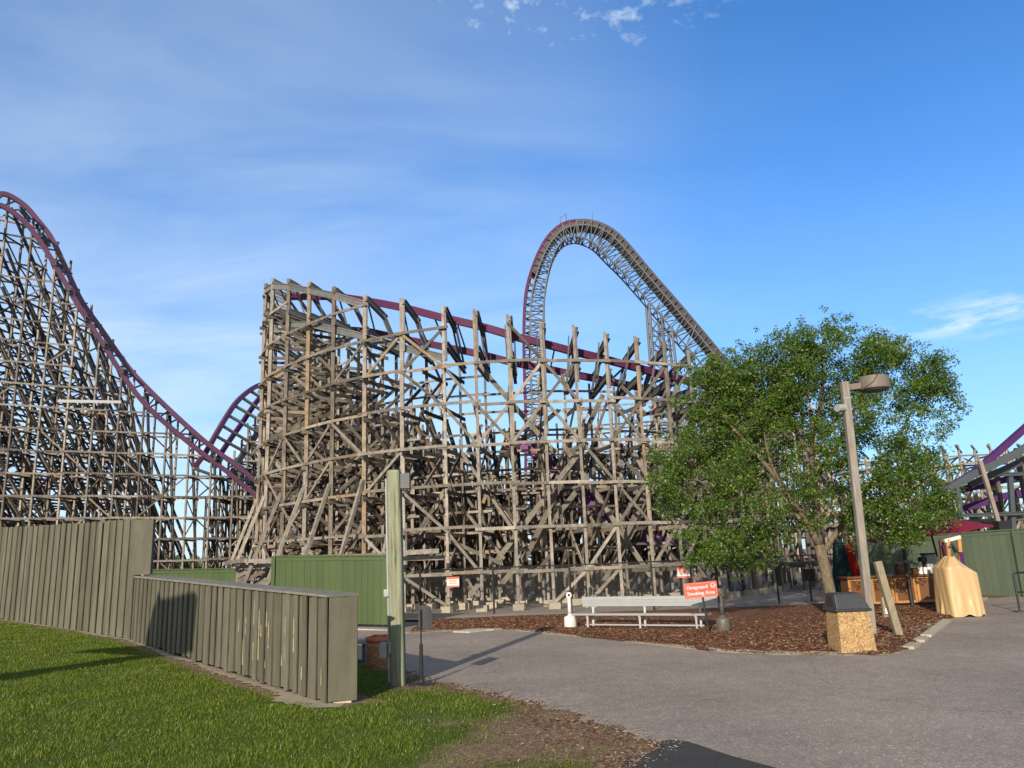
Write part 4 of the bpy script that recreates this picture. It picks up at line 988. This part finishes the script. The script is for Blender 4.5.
limbs = [[fork, at(800, 510, TY-.2), at(770, 470, TY-.5), at(735, 430, TY-.4), at(712, 405, TY-.3)],
         [fork, at(815, 490, TY+.3), at(812, 440, TY+.2), at(822, 395, TY+.1), at(822, 345, TY)],
         [at(821, 556, TY), at(845, 520, TY+.3), at(880, 470, TY+.5), at(905, 425, TY+.3), at(925, 380, TY+.2)],
         [at(805, 518, TY-.1), at(765, 505, TY+.2), at(725, 495, TY+.3), at(698, 480, TY+.3)],
         [at(850, 512, TY+.3), at(890, 500, TY-.1), at(930, 480, TY-.2)],
         [at(815, 480, TY+.3), at(840, 440, TY+.8), at(860, 395, TY+.8), at(868, 365, TY+.7)],
         [at(812, 455, TY+.2), at(785, 415, TY+.4), at(768, 380, TY+.4)],
         [at(808, 515, TY-.1), at(790, 500, TY-.4), at(770, 460, TY-.6), at(762, 420, TY-.5)]]
limb_pts = []
for L_ in limbs:
    q_ = smooth_path(L_, 5); r0 = .11 if L_[0] is fork else .085
    tr.tube(q_, [r0*(1-.8*i/(len(q_)-1)) for i in range(len(q_))], 7); limb_pts += q_[3:]
cen, rad = [], []
for p, r in lob:
    k = max(8, int(42*r*r+9))
    for _ in range(k):
        d = Vector(rng.normal(0, 1, 3)).normalized()
        c = p+Vector((d.x, d.y*1.15, d.z))*(r*random.random()**.38)
        if nz(c.x*1.0, c.z*1.0+c.y*.7, 2.9, 3) < .31: continue
        cen.append(c); rad.append(random.uniform(.16, .34))
for p, r in lob:                                        # sprigs that break the outline
    for _ in range(11):
        d = Vector(rng.normal(0, 1, 3)); d.z += .35; d.normalize(); cen.append(p+d*(r*random.uniform(1.0, 1.32))); rad.append(random.uniform(.09, .17))
tw = MB()
for c in cen[::4]:
    q_ = min(limb_pts, key=lambda l: (l-c).length)
    if .25 < (q_-c).length < 1.0:
        mid = (q_+c)/2+Vector((random.uniform(-.12, .12), random.uniform(-.12, .12), random.uniform(-.02, .16)))
        tw.tube([q_, mid, c], [.016, .010, .004], 4, False)
tr.add(tw.v, tw.f); tr.build('trunk', BARK, tree, True)
sizes = [max(14, int(84*(r/.25)**2)) for r in rad]
chunks = [leaf_cloud([c], [r], k, .080) for c, r, k in zip(cen, rad, sizes)]
leaves(tree, 'crown', np.concatenate(chunks), LEAF)
def bush_tree(p, w, h, label):
    t = thing('background_tree', p, label, 'tree', 'trees on the horizon'); p = Vector(p)
    m_ = MB(); m_.tube([p, p+Vector((0, 0, h*.6))], [.3, .12], 6); m_.build('trunk', BARK, t)
    cs_, rs_ = [], []
    for _ in range(26):
        d = Vector(rng.normal(0, 1, 3)).normalized(); c = p+Vector((d.x*w*.4, d.y*w*.4, h*.6+d.z*h*.3)); cs_.append(c); rs_.append(w*.17)
    leaves(t, 'crown', leaf_cloud(cs_, rs_, 60, .55), FARLEAF)
for i, (u, w, h, lb_) in enumerate(((163, 7, 6.2, 'leftmost small green tree on the horizon beneath the left hill'), (183, 6, 4.4, 'middle low green tree on the horizon beneath the left hill'), (205, 7, 4.8, 'rightmost green tree on the horizon beneath the left hill'))):
    p = at(u, 560, 140); bush_tree((p.x, 140, 0), w, h, lb_)

# ------------------------------------------------------------------ green timber pole
pb_ = Vector((-1.965, 12.79, 0)); pt_ = Vector((-2.02, 12.79, 3.39))
pole = thing('timber_pole', pb_, 'square green stained timber pole with grey conduit boxes on the lawn edge', 'pole')
m_ = MB(); m_.beam(pb_-Vector((0, 0, .1)), pt_, .225, .225); o = m_.build('shaft', GPOLE, pole)
bv = o.modifiers.new('bevel', 'BEVEL'); bv.width = .05; bv.segments = 4
cx = Vector((-.135, -.02, 0))
def on(z): return pb_+(pt_-pb_)*(z/3.39)
m_ = MB(); m_.tube([on(.06)+cx, on(.62)+cx], .03, 8); m_.tube([on(.6)+cx, on(3.25)+cx], .017, 8); m_.build('conduit', GREYP, pole)
m_ = MB(); m_.box(on(.55)+cx+Vector((-.085, -.03, 0)), (.11, .10, .22)); m_.box(on(.55)+cx+Vector((.04, -.03, .04)), (.07, .09, .17)); m_.build('junction_box', GREYP, pole)
m_ = MB(); m_.tube([on(.26)+cx, on(.40)+cx], .045, 10); m_.build('conduit_coupling', GREYP, pole)
m_ = MB(); m_.box(on(1.42)+cx+Vector((-.02, -.03, 0)), (.08, .07, .11)); m_.build('outlet_box', GREYP, pole)
m_ = MB(); m_.box(on(3.2)+Vector((.185, .02, 0)), (.15, .2, .25)); m_.build('dark_box', STEELD, pole)
# dark sign on a stake
q0 = Vector((-1.60, 12.75, 0)); sg = thing('sign_stake', q0, 'thin dark sign on a black stake seen edge-on beside the timber pole', 'sign')
m_ = MB(); m_.tube([q0, q0+Vector((0, 0, .62))], [.034, .028], 8); m_.tube([q0+Vector((0, 0, .6)), q0+Vector((.0, 0, 1.14))], .012, 8); m_.build('stake', BLACK, sg)
m_ = MB(); m_.lathe(q0, [(.22, .0), (.21, .025), (.06, .05), (.04, .09)], 16); m_.build('base', BLACK, sg)
m_ = MB(); m_.box(q0+Vector((.045, .02, 1.02)), (.035, .30, .36), R(35)); m_.box(q0+Vector((.09, .02, 1.01)), (.03, .28, .34), R(35)); m_.build('plate', STEELD, sg)
# round aggregate bin and grey bench end beside the fence
q0 = Vector((-2.62, 15.04, 0)); bn = thing('litter_bin', q0, 'round brown aggregate bin with a terracotta rim behind the timber pole', 'bin')
m_ = MB(); m_.lathe(q0, [(.255, 0), (.27, .05), (.275, .42), (.28, .5)], 28); m_.build('body', AGG2, bn, True)
m_ = MB(); m_.lathe(q0, [(.30, .49), (.305, .52), (.30, .555), (.27, .565), (.235, .56), (.225, .5)], 28); m_.build('rim', TERRA, bn)
m_ = MB()
for k in range(5): m_.box(q0+Vector((random.uniform(-.13, .13), random.uniform(-.13, .13), .56)), (.12, .09, .05), random.random()*3)
m_.build('contents', TERRA, bn)
q0 = Vector((-3.2, 15.7, 0)); b2 = thing('low_bench', q0, 'grey slab bench end peeping out between fence and round bin', 'bench')
m_ = MB(); m_.box(q0+Vector((-.35, .1, .42)), (1.2, .4, .07)); m_.build('seat', GREYP, b2)
for dx in (-.8, .12): m_ = MB(); m_.box(q0+Vector((dx, .1, .19)), (.06, .3, .38)); m_.build('leg', STEELD, b2)

# ------------------------------------------------------------------ aluminium bench
BL0 = Vector((1.60, 21.30, 0)); BR0 = Vector((4.72, 19.45, 0)); bd = (BR0-BL0).normalized(); bn_ = Vector((bd.y, -bd.x, 0))
bn_ = bn_ if bn_.y < 0 else -bn_
bench = thing('aluminium_bench', (BL0+BR0)/2, 'long silver aluminium bench with backrest on the bark chips', 'bench')
Lb = (BR0-BL0).length; up = Vector((0, 0, 1))
for k in range(2):
    m_ = MB(); m_.beam(BL0-bd*.1+bn_*(.16+.0)+up*.40+bn_*(.125*k), BR0-bd*.08+bn_*.16+up*.40+bn_*(.125*k), .12, .045); m_.build('seat_plank', ALU, bench)
m_ = MB()
for k in range(3): m_.beam(BL0+bd*.02-bn_*(.05+.006*(k % 2))+up*(.62+.082*k), BR0+bd*.05-bn_*(.05+.006*(k % 2))+up*(.62+.082*k), .03, .079)
o = m_.build('backrest', ALU, bench)
for s in (.10, .5, .90):
    p = BL0+bd*(Lb*s-.05)
    m_ = MB(); m_.beam(p+bn_*.30+up*.02, p+bn_*.30+up*.37, .05, .05); m_.beam(p-bn_*.02+up*.02, p-bn_*.10+up*.84*.9, .05, .05); m_.beam(p+bn_*.33+up*.36, p-bn_*.05+up*.36, .05, .05)
    m_.beam(p+bn_*.36+up*.02, p-bn_*.1+up*.02, .06, .03); m_.build('leg_frame', ALU, bench)
m_ = MB(); m_.beam(BL0+bd*.2+bn_*.2+up*.14, BR0-bd*.25+bn_*.2+up*.14, .035, .035); m_.build('stretcher', ALU, bench)
# smoking receptacles
def smoker(p, m, label):
    t = thing('ashtray_bin', p, label, 'ashtray'); p = Vector(p)
    m_ = MB(); m_.lathe(p, [(.165, .0), (.17, .02), (.165, .24), (.155, .275), (.13, .295), (.065, .31), (.052, .36)], 24); m_.build('base', m, t, True)
    m_ = MB(); m_.lathe(p, [(.055, .37), (.048, .6), (.052, .78), (.06, .8)], 16); m_.build('neck', m, t, True)
    m_ = MB(); c = p+Vector((0, 0, .83)); m_.tube([c+Vector((math.cos(a)*.055, 0, math.sin(a)*.06)) for a in frange(0, 2*math.pi, 17)], .027, 8); m_.build('mouth', m, t, True)
    m_ = MB(); m_.box(p+Vector((0, -.185, .1)), (.05, .02, .15)); m_.build('latch', m, t)
smoker((1.30, 21.4, .045), WHITE, 'white plastic ashtray bin with a slim neck, left of the bench')
smoker((4.72, 18.85, .05), TAUPEP, 'dark taupe ashtray bin with a slim neck, right of the bench')
# designated smoking area sign
q0 = Vector((4.24, 18.3, .05)); ss = thing('smoking_area_sign', q0, 'tilted red sign with white lettering on a black stake before the bench', 'sign')
c_ = Vector((4.14, 18.3, 1.02)); tilt = R(3.0)
m_ = MB(); m_.tube([q0, q0+Vector((-.07, .04, .9))], .024, 8); m_.build('stake', BLACK, ss)
m_ = MB(); m_.box(q0+Vector((0, 0, .01)), (.18, .14, .03)); m_.build('base', BLACK, ss)
def tilt_pts(mb):
    for i, v in enumerate(mb.v):
        r_ = Vector(v)-c_; mb.v[i] = c_+Vector((r_.x*math.cos(tilt)-r_.z*math.sin(tilt), r_.y, r_.x*math.sin(tilt)+r_.z*math.cos(tilt)))
m_ = MB(); m_.box(c_, (.76, .025, .34)); tilt_pts(m_); m_.build('board', RED, ss)
m_ = MB()
for (x, z, w, h) in ((0, .148, .72, .007), (0, -.148, .72, .007), (-.36, 0, .007, .303), (.36, 0, .007, .303)): m_.box(c_+Vector((x, -.015, z)), (w, .005, h))
tilt_pts(m_); m_.build('border_line', m_varied('pale_red_line', [(0, (.72, .3, .26)), (1, (.72, .3, .26))], 3, .05), ss)
def text_mesh(s, size, bold=.0):
    cu = bpy.data.curves.new('lettering', 'FONT'); cu.body = s; cu.size = size; cu.extrude = .002; cu.align_x = 'LEFT'; cu.offset = bold
    ob = bpy.data.objects.new('lettering', cu); sc.collection.objects.link(ob)
    dg = bpy.context.evaluated_depsgraph_get(); me = bpy.data.meshes.new_from_object(ob.evaluated_get(dg))
    bpy.data.objects.remove(ob); return me
def put_text(s, size, x, z, bold=.004):
    me = text_mesh(s, size, 0.0); mb = MB()
    mb.add([c_+Vector((x+v.co.x, -.017-bold-v.co.z, z+v.co.y)) for v in me.vertices], [tuple(p.vertices) for p in me.polygons])
    bpy.data.meshes.remove(me); tilt_pts(mb); mb.build('lettering', WHITE, ss)
for k in range(2): put_text('Designated', .108, -.325+.005*k, .03, .0016*k); put_text('Smoking Area', .112, -.325+.005*k, -.105, .0016*k)
m_ = MB(); cc = c_+Vector((.29, -.018, .075)); m_.tube([cc+Vector((math.cos(a)*.05, 0, math.sin(a)*.05)) for a in frange(0, 2*math.pi, 25)], .008, 6)
m_.box(cc+Vector((-.01, 0, -.012)), (.065, .006, .014)); m_.box(cc+Vector((.03, 0, .012)), (.012, .006, .03)); tilt_pts(m_); m_.build('cigarette_symbol', WHITE, ss)

# ------------------------------------------------------------------ square litter bin in the foreground right
q0 = Vector((5.93, 14.62, 0)); tb = thing('litter_bin', q0, 'square exposed aggregate bin with a black plastic hood at the bed corner', 'bin')
m_ = MB(); hx0, hy0, hx1, hy1 = .315, .31, .285, .285
m_.add([q0+Vector((sx_*hx0, sy_*hy0, .0)) for sx_, sy_ in ((-1, -1), (1, -1), (1, 1), (-1, 1))]+[q0+Vector((sx_*hx1, sy_*hy1, .72)) for sx_, sy_ in ((-1, -1), (1, -1), (1, 1), (-1, 1))],
       [(0, 3, 2, 1), (4, 5, 6, 7), (0, 1, 5, 4), (1, 2, 6, 5), (2, 3, 7, 6), (3, 0, 4, 7)])
o = m_.build('body', AGG, tb); bv = o.modifiers.new('bevel', 'BEVEL'); bv.width = .015; bv.segments = 2
m_ = MB(); z0, z1 = .725, 1.04
fr = lambda x0, x1, y0, y1, z: [q0+Vector((x0, y0, z)), q0+Vector((x1, y0, z)), q0+Vector((x1, y1, z)), q0+Vector((x0, y1, z))]
m_.add(fr(-.325, .325, -.325, .325, z0)+fr(-.325, .325, -.325, .325, z0+.035)+fr(-.30, .30, -.30, .30, z0+.04)+fr(-.285, .20, -.21, .21, z1-.02)+fr(-.25, .17, -.18, .18, z1),
       [(3, 2, 1, 0)]+[(a*4+k, a*4+(k+1) % 4, a*4+4+(k+1) % 4, a*4+4+k) for a in range(4) for k in range(4)]+[(16, 17, 18, 19)])
o = m_.build('hood', HOOD, tb); bv = o.modifiers.new('bevel', 'BEVEL'); bv.width = .02; bv.segments = 3
m_ = MB(); e = -.004
m_.add([q0+Vector((-.302, -.19, .80)), q0+Vector((-.302, .19, .80)), q0+Vector((-.295, .15, .99)), q0+Vector((-.295, -.15, .99)), q0+Vector((-.22, -.19, .80)), q0+Vector((-.22, .19, .80)), q0+Vector((-.22, .15, .99)), q0+Vector((-.22, -.15, .99))],
       [(0, 1, 2, 3), (4, 7, 6, 5), (0, 4, 5, 1), (1, 5, 6, 2), (2, 6, 7, 3), (3, 7, 4, 0)])
m_.build('flap_opening', BLACK, tb)

# ------------------------------------------------------------------ lamp post
lb0 = Vector((7.29, 16.86, 0)); lt0 = Vector((7.44, 16.86, 5.45))
lp_ = thing('street_lamp', lb0, 'leaning grey square lamp post with a taupe drum head in front of the tree', 'street lamp')
m_ = MB(); m_.beam(lb0-Vector((0, 0, .05)), lt0, .155, .155); o = m_.build('post', POLE, lp_)
bv = o.modifiers.new('bevel', 'BEVEL'); bv.width = .012; bv.segments = 2
m_ = MB(); m_.beam(lt0+Vector((.05, 0, -.13)), lt0+Vector((.36, 0, -.10)), .10, .13); m_.build('arm', LAMP, lp_)
hc = lt0+Vector((.66, 0, -.20)); m_ = MB(); m_.lathe(hc, [(.30, .0), (.325, .005), (.325, .27), (.31, .285), (.05, .29)], 32); o = m_.build('lamp_head', LAMP, lp_)
m_ = MB(); m_.lathe(hc, [(.28, -.004), (.26, -.03), (.15, -.05), (.02, -.055)], 24); m_.build('lens', STEELD, lp_, True)
m_ = MB(); m_.lathe(hc, [(.333, .035), (.334, .06)], 32); m_.build('rim_band', LAMP, lp_)
m_ = MB(); p = lb0+(lt0-lb0)*.93; m_.beam(p-Vector((0, 0, .012)), p+Vector((0, 0, .012)), .172, .172); m_.build('strap', GREYP, lp_)
p = lb0+(lt0-lb0)*.90; m_ = MB(); m_.tube([p+Vector((-.10, -.05, -.05)), p+Vector((-.27, -.12, -.06))], .085, 12); m_.box(p+Vector((-.1, -.06, -.05)), (.1, .1, .12)); m_.build('camera_unit', GREYP, lp_, False)
m_ = MB()
for k in range(3):
    a = lb0+(lt0-lb0)*(.93-.02*k); m_.tube([a+Vector((.11, -.05, 0)), a+Vector((.15, -.05, -.2)), a+Vector((.10, -.05, -.5))], .006, 5)
m_.tube([hc+Vector((-.30, -.18, .02)), hc+Vector((-.15, -.30, .12)), hc+Vector((-.05, -.335, .28))], .007, 5); m_.build('cable', BLACK, lp_)
# leaning timber stake and small post
a = Vector((7.69, 16.49, 0)); b = Vector((7.45, 16.49, 1.53))
m_ = MB(); m_.beam(a-Vector((0, 0, .05)), b, .145, .145)
STAKE = m_varied('lichen_grey_timber', [(0, (.24, .21, .14)), (1, (.28, .245, .165))], 12, .45, .9, .1, 0, (3, 3, .6), .01)
o = solo(m_, 'timber_stake', STAKE, a, 'short leaning lichen-grey timber stake right of the lamp post', 'post'); bv = o.modifiers.new('bevel', 'BEVEL'); bv.width = .02; bv.segments = 2
a = gr(887, 620); t = thing('irrigation_post', a, 'stubby wooden post with a white valve box behind the leaning stake', 'post')
m_ = MB(); m_.box(a+Vector((-.02, 0, .28)), (.12, .1, .56)); m_.build('post', STAKE, t); m_ = MB(); m_.box(a+Vector((0.0, -.08, .22)), (.12, .06, .14)); m_.tube([a+Vector((.05, -.09, 0)), a+Vector((.05, -.09, .2))], .025, 8); m_.build('valve_box', WHITE, t)

# ------------------------------------------------------------------ drinks stall on the right
cY = 24.0; L0 = at(851, 606, cY); R0_ = at(943, 608, cY); zT = .93
ct = thing('bar_counter', (L0.x, cY, 0), 'brown panelled wooden bar counter with orange trim beneath the tree', 'counter')
x0, x1 = L0.x, R0_.x
m_ = MB(); m_.box(((x0+x1)/2, cY+.35, .52), (x1-x0-.06, .6, .76)); m_.build('carcass', BROWN, ct)
m_ = MB(); m_.box(((x0+x1)/2, cY+.3, .94), (x1-x0+.08, .8, .05)); m_.build('worktop', BROWN, ct)
m_ = MB(); m_.box(((x0+x1)/2, cY+.38, .07), (x1-x0-.2, .5, .13)); m_.build('plinth', BLACK, ct)
w_ = (x1-x0)/4
for k in range(4):
    a = x0+w_*k; m_ = MB()
    for xx in (a+.04, a+w_-.05): m_.box((xx, cY+.03, .53), (.07, .05, .76))
    for zz_ in (.18, .88): m_.box((a+w_/2-.005, cY+.03, zz_), (w_-.17, .046, .07))
    m_.build('door_frame', ORANGE, ct)
bx = at(908, 575, cY); 
m_ = MB(); m_.box((bx.x+.02, cY+.35, zT+.035+.17), (.36, .3, .34)); m_.box((bx.x+.36, cY+.3, zT+.035+.09), (.2, .2, .18), .5); solo(m_, 'wooden_crate', BROWN, (bx.x, cY+.35, zT+.035), 'dark brown wooden crate standing on the bar counter', 'crate')
bx = at(929, 577, cY)
for k, (dx, dy) in enumerate(((-.11, 0.02), (0.02, -.02), (.15, .02))):
    m_ = MB(); m_.lathe((bx.x+dx, cY+.2+dy, zT+.035), [(.055, 0), (.062, .1), (.066, .19), (.05, .20)], 12)
    solo(m_, 'cup_stack', CUP, (bx.x+dx, cY+.2+dy, zT+.035), ('leftmost white cup stack on the bar counter', 'middle white cup stack on the bar counter', 'rightmost white cup stack beside the grey dispenser')[k], 'cups', 'cup stacks on the bar counter')
bx = at(933, 570, cY); t = thing('drink_dispenser', (bx.x+.1, cY+.45, zT+.035), 'grey drink dispenser with a black hood on the bar counter', 'dispenser'); b_ = Vector((bx.x+.1, cY+.45, zT+.035))
m_ = MB(); m_.box(b_+Vector((.05, 0, .28)), (.3, .3, .56)); m_.build('cabinet', GREYP, t)
m_ = MB(); m_.box(b_+Vector((-.17, -.05, .42)), (.16, .24, .14)); m_.box(b_+Vector((-.14, -.05, .25)), (.07, .1, .2)); m_.box(b_+Vector((.05, 0, .58)), (.34, .34, .05)); m_.build('hood', BLACK, t)
def folded(p, r, h, m, name, label, pole_h=None):
    t = thing(name, p, label, 'umbrella'); p = Vector(p)
    m_ = MB(); m_.tube([p, p+Vector((0, 0, h+.15))], .03, 8); m_.build('pole', BLACK, t)
    m_ = MB(); n_ = 28; vs = []; fs = []
    prof = [(1.0, .0), (.95, .12), (.85, .35), (.7, .6), (.5, .85), (.12, 1.0)]
    for i, (rr, zz_) in enumerate(prof):
        for k in range(n_):
            a = 2*math.pi*k/n_; q = r*rr*(1+.22*math.sin(a*7+i*.3)); vs.append(p+Vector((q*math.cos(a), q*math.sin(a), h*.12+zz_*h*.88)))
    for i in range(len(prof)-1):
        for k in range(n_): fs.append((i*n_+k, i*n_+(k+1) % n_, (i+1)*n_+(k+1) % n_, (i+1)*n_+k))
    fs.append(tuple(range(n_-1, -1, -1))); fs.append(tuple((len(prof)-1)*n_+k for k in range(n_))); m_.add(vs, fs); m_.build('canopy', m, t, True)
a = at(846, 600, 25.2); folded((a.x, 25.2, 0.02), .30, 2.2, DKGREEN, 'folded_parasol', 'folded dark green parasol left of the bar counter')
a = at(857, 600, 25.4); folded((a.x, 25.4, 0.02), .22, 2.0, REDC, 'folded_parasol', 'folded bright red parasol at the left end of the bar counter')
a = at(870, 600, 25.6); folded((a.x, 25.6, 0.02), .15, 2.5, BLACK, 'folded_parasol', 'slim folded black parasol behind the lamp post')
# open maroon parasol
pc = at(928, 530, 23.7); t = thing('open_parasol', (pc.x+.15, 23.7, 0), 'open maroon parasol tilted over the bar counter', 'umbrella')
m_ = MB(); apex = pc+Vector((0, 0, .42)); n_ = 8; rr = 1.75; ring_ = []
for k in range(n_*3):
    a = 2*math.pi*k/(n_*3); sag = .06*(1-abs(math.cos(a*n_/2))); ring_.append(pc+Vector((rr*(1-sag)*math.cos(a), rr*(1-sag)*math.sin(a), .17*math.cos(a)-.12+sag*.8)))
nr = len(ring_); mid = [apex+(p-apex)*.5+Vector((0, 0, .03)) for p in ring_]
vs = [apex]+mid+ring_+[apex-Vector((0, 0, .02))]+[p-Vector((0, 0, .02)) for p in mid]+[p-Vector((0, 0, .015)) for p in ring_]
fs = []; o2 = 1+2*nr
for k in range(nr):
    k2 = (k+1) % nr
    fs += [(0, 1+k, 1+k2), (1+k, 1+nr+k, 1+nr+k2, 1+k2), (o2, o2+1+k2, o2+1+k), (o2+1+k2, o2+1+nr+k2, o2+1+nr+k, o2+1+k), (1+nr+k, o2+1+nr+k, o2+1+nr+k2, 1+nr+k2)]
m_.add(vs, fs); m_.build('canopy', MAROON, t)
m_ = MB(); m_.tube([(pc.x+.15, 23.7, 0), (pc.x+.15, 23.7, 1.5), apex+Vector((0, 0, .08))], .03, 8); m_.build('pole', BLACK, t)
for k in range(n_):
    a = 2*math.pi*k/n_; m_ = MB(); m_.tube([apex-Vector((0, 0, .06)), pc+Vector((rr*.97*math.cos(a), rr*.97*math.sin(a), .17*math.cos(a)-.15))], .012, 5); m_.build('rib', BLACK, t)
a = gr(913, 608); b = at(899, 528, a.y)
m_ = MB(); m_.tube([a, Vector((a.x-.02, a.y, b.z))], .055, 10); m_.lathe(a, [(.14, 0), (.13, .03), (.06, .05)], 12); solo(m_, 'black_pole', BLACK, a, 'black steel pole standing before the bar counter', 'pole')
# orange kiosk frame behind the cover
kY = 21.6; t = thing('kiosk_frame', at(953, 600, kY), 'orange wooden kiosk frame with purple panels behind the tan cover', 'kiosk')
def bar3(u0, v0, u1, v1, w, m, nm, Y=kY): m_ = MB(); m_.beam(at(u0, v0, Y), at(u1, v1, Y), w, .09); m_.build(nm, m, t)
bar3(954.5, 618, 947, 539, .09, ORANGE, 'upright'); bar3(966, 618, 958.5, 538, .09, ORANGE, 'upright'); bar3(948, 618, 941, 540, .1, BROWN, 'upright', kY+.3)
bar3(944, 541, 960, 537, .09, WHITE, 'top_rail'); bar3(950, 570, 944, 545, .12, MAGENTA, 'panel', kY+.15); bar3(962.5, 566, 960.5, 552, .11, MAGENTA, 'panel', kY-.02)
m_ = MB(); m_.tube([at(947, 548, kY), at(952, 545, kY-.05), at(956, 552, kY)], .05, 8); m_.build('black_strap', BLACK, t)
bar3(938, 520, 937, 505, .05, ORANGE, 'finial', kY+.8)
# tan cover over a cart
qc = Vector((11.36, 20.75, 0)); t = thing('covered_cart', qc, 'cart under a creased tan vinyl cover on the path edge', 'cart')
m_ = MB(); n_ = 96; vs = []; fs = []
random.seed(21)
FOLDS = [(random.uniform(0, 2*math.pi), random.uniform(.09, .22), random.choice((-.7, .5, 1.0, .8)), random.uniform(.25, .95), random.uniform(-.25, .25)) for _ in range(20)]
def tri(x): return max(0.0, 1-abs(x))
lev_ = [0, .04, .09, .15, .22, .29, .36, .43, .5, .57, .64, .70, .76, .80, .83, .87, .92, .97, 1.0]
for zf in lev_:
    for k in range(n_):
        a = 2*math.pi*k/n_; ca, sa = math.cos(a), math.sin(a); e = 6.0
        r_ = (abs(ca)**e+abs(sa)**e)**(-1/e)
        body = (1.0-.11*zf) if zf < .80 else .912-.60*((zf-.80)/.20)
        fold = 0.0
        for (fa, fw, fd, ft, fs_) in FOLDS:                # hanging folds: sharp ridges that fade upwards
            da = (a-fa-fs_*zf+math.pi) % (2*math.pi)-math.pi
            fold += .125*fd*tri(da/fw)*max(0.0, 1-zf/ft)**.7 if zf < ft else 0
        fold += .02*math.sin(a*13+zf*5)*(1-zf)-.03
        x = .47*ca*r_*(body+fold); y = .46*sa*r_*(body+fold)
        z = .03+1.50*zf
        if zf > .55:                                       # the right shoulder hangs lower than the left peak
            z -= (zf-.55)*.55*max(0.0, ca*r_+.1)
        z += .035*math.sin(a*7+1)*(zf == 0)+.012*math.sin(a*11+zf*9)
        vs.append(qc+Vector((x-.02, y, max(.012, z))))
for i in range(len(lev_)-1):
    for k in range(n_): fs.append((i*n_+k, i*n_+(k+1) % n_, (i+1)*n_+(k+1) % n_, (i+1)*n_+k))
fs.append(tuple((len(lev_)-1)*n_+k for k in range(n_)))
m_.add(vs, fs); o = m_.build('cover', TAN, t, True); sd = o.modifiers.new('sub', 'SUBSURF'); sd.levels = 2; sd.render_levels = 2
for dx in (-.4, .35):
    m_ = MB(); m_.tube([qc+Vector((dx-.03, .1, .08)), qc+Vector((dx+.03, .1, .08))], .08, 14); m_.build('wheel', BLACK, t)
# black queue rail at the right edge
a = gr(1020, 612); t = thing('queue_rail', a, 'black tubular queue rail on a foot plate at the right edge', 'barrier')
m_ = MB(); m_.tube([a, a+Vector((0, 0, .97)), a+Vector((.06, 0, 1.0)), a+Vector((1.4, .3, 1.0))], .028, 8); m_.tube([a+Vector((1.35, .28, 0)), a+Vector((1.35, .28, 1.0))], .028, 8); m_.tube([a+Vector((.0, 0, .5)), a+Vector((1.35, .28, .5))], .02, 8); m_.build('frame', BLACK, t)
m_ = MB(); m_.box(a+Vector((0, 0, .015)), (.24, .24, .03)); m_.build('foot_plate', STEELB, t)
# equipment stand beneath the tree
a = gr(812, 603); t = thing('control_stand', a, 'small black control box on a thin stand behind the trunk', 'control box')
m_ = MB(); m_.tube([a, a+Vector((0, 0, .75))], .035, 8); m_.build('stand', BLACK, t); m_ = MB(); m_.box(a+Vector((0, 0, .95)), (.42, .25, .4)); m_.build('box', BLACK, t)

# unseen pointed board, added and shaped to shade the grass and board fence
q0 = Vector((-11.3, 4.1, 0)); q0.z = hgt(q0.x, q0.y); t = thing('shadow_board', q0, 'unseen pointed board on a thick post, added to shade lawn and fence', 'shadow caster')
m_ = MB(); m_.beam(q0, q0+Vector((0, 0, 5.0)), .5, .5); m_.build('post', WOODD, t)
ax = Vector((SUNH.y, -SUNH.x, 0)); 
if ax.x < 0: ax = -ax
ay = Vector((SUNH.x, SUNH.y, 0))*.05; out_ = [(-1.7, 4.5), (1.35, 4.5), (1.45, 5.45), (1.25, 5.6), (-.55, 5.85), (-.75, 6.05), (-1.15, 5.6)]
m_ = MB(); k = len(out_); c3 = q0+ay*4
m_.add([c3+ax*x+ay+Vector((0, 0, z)) for x, z in out_]+[c3+ax*x-ay+Vector((0, 0, z)) for x, z in out_], [tuple(range(k)), tuple(range(2*k-1, k-1, -1))]+[(i, k+i, k+(i+1) % k, (i+1) % k) for i in range(k)])
m_.build('board', OLIVE, t)
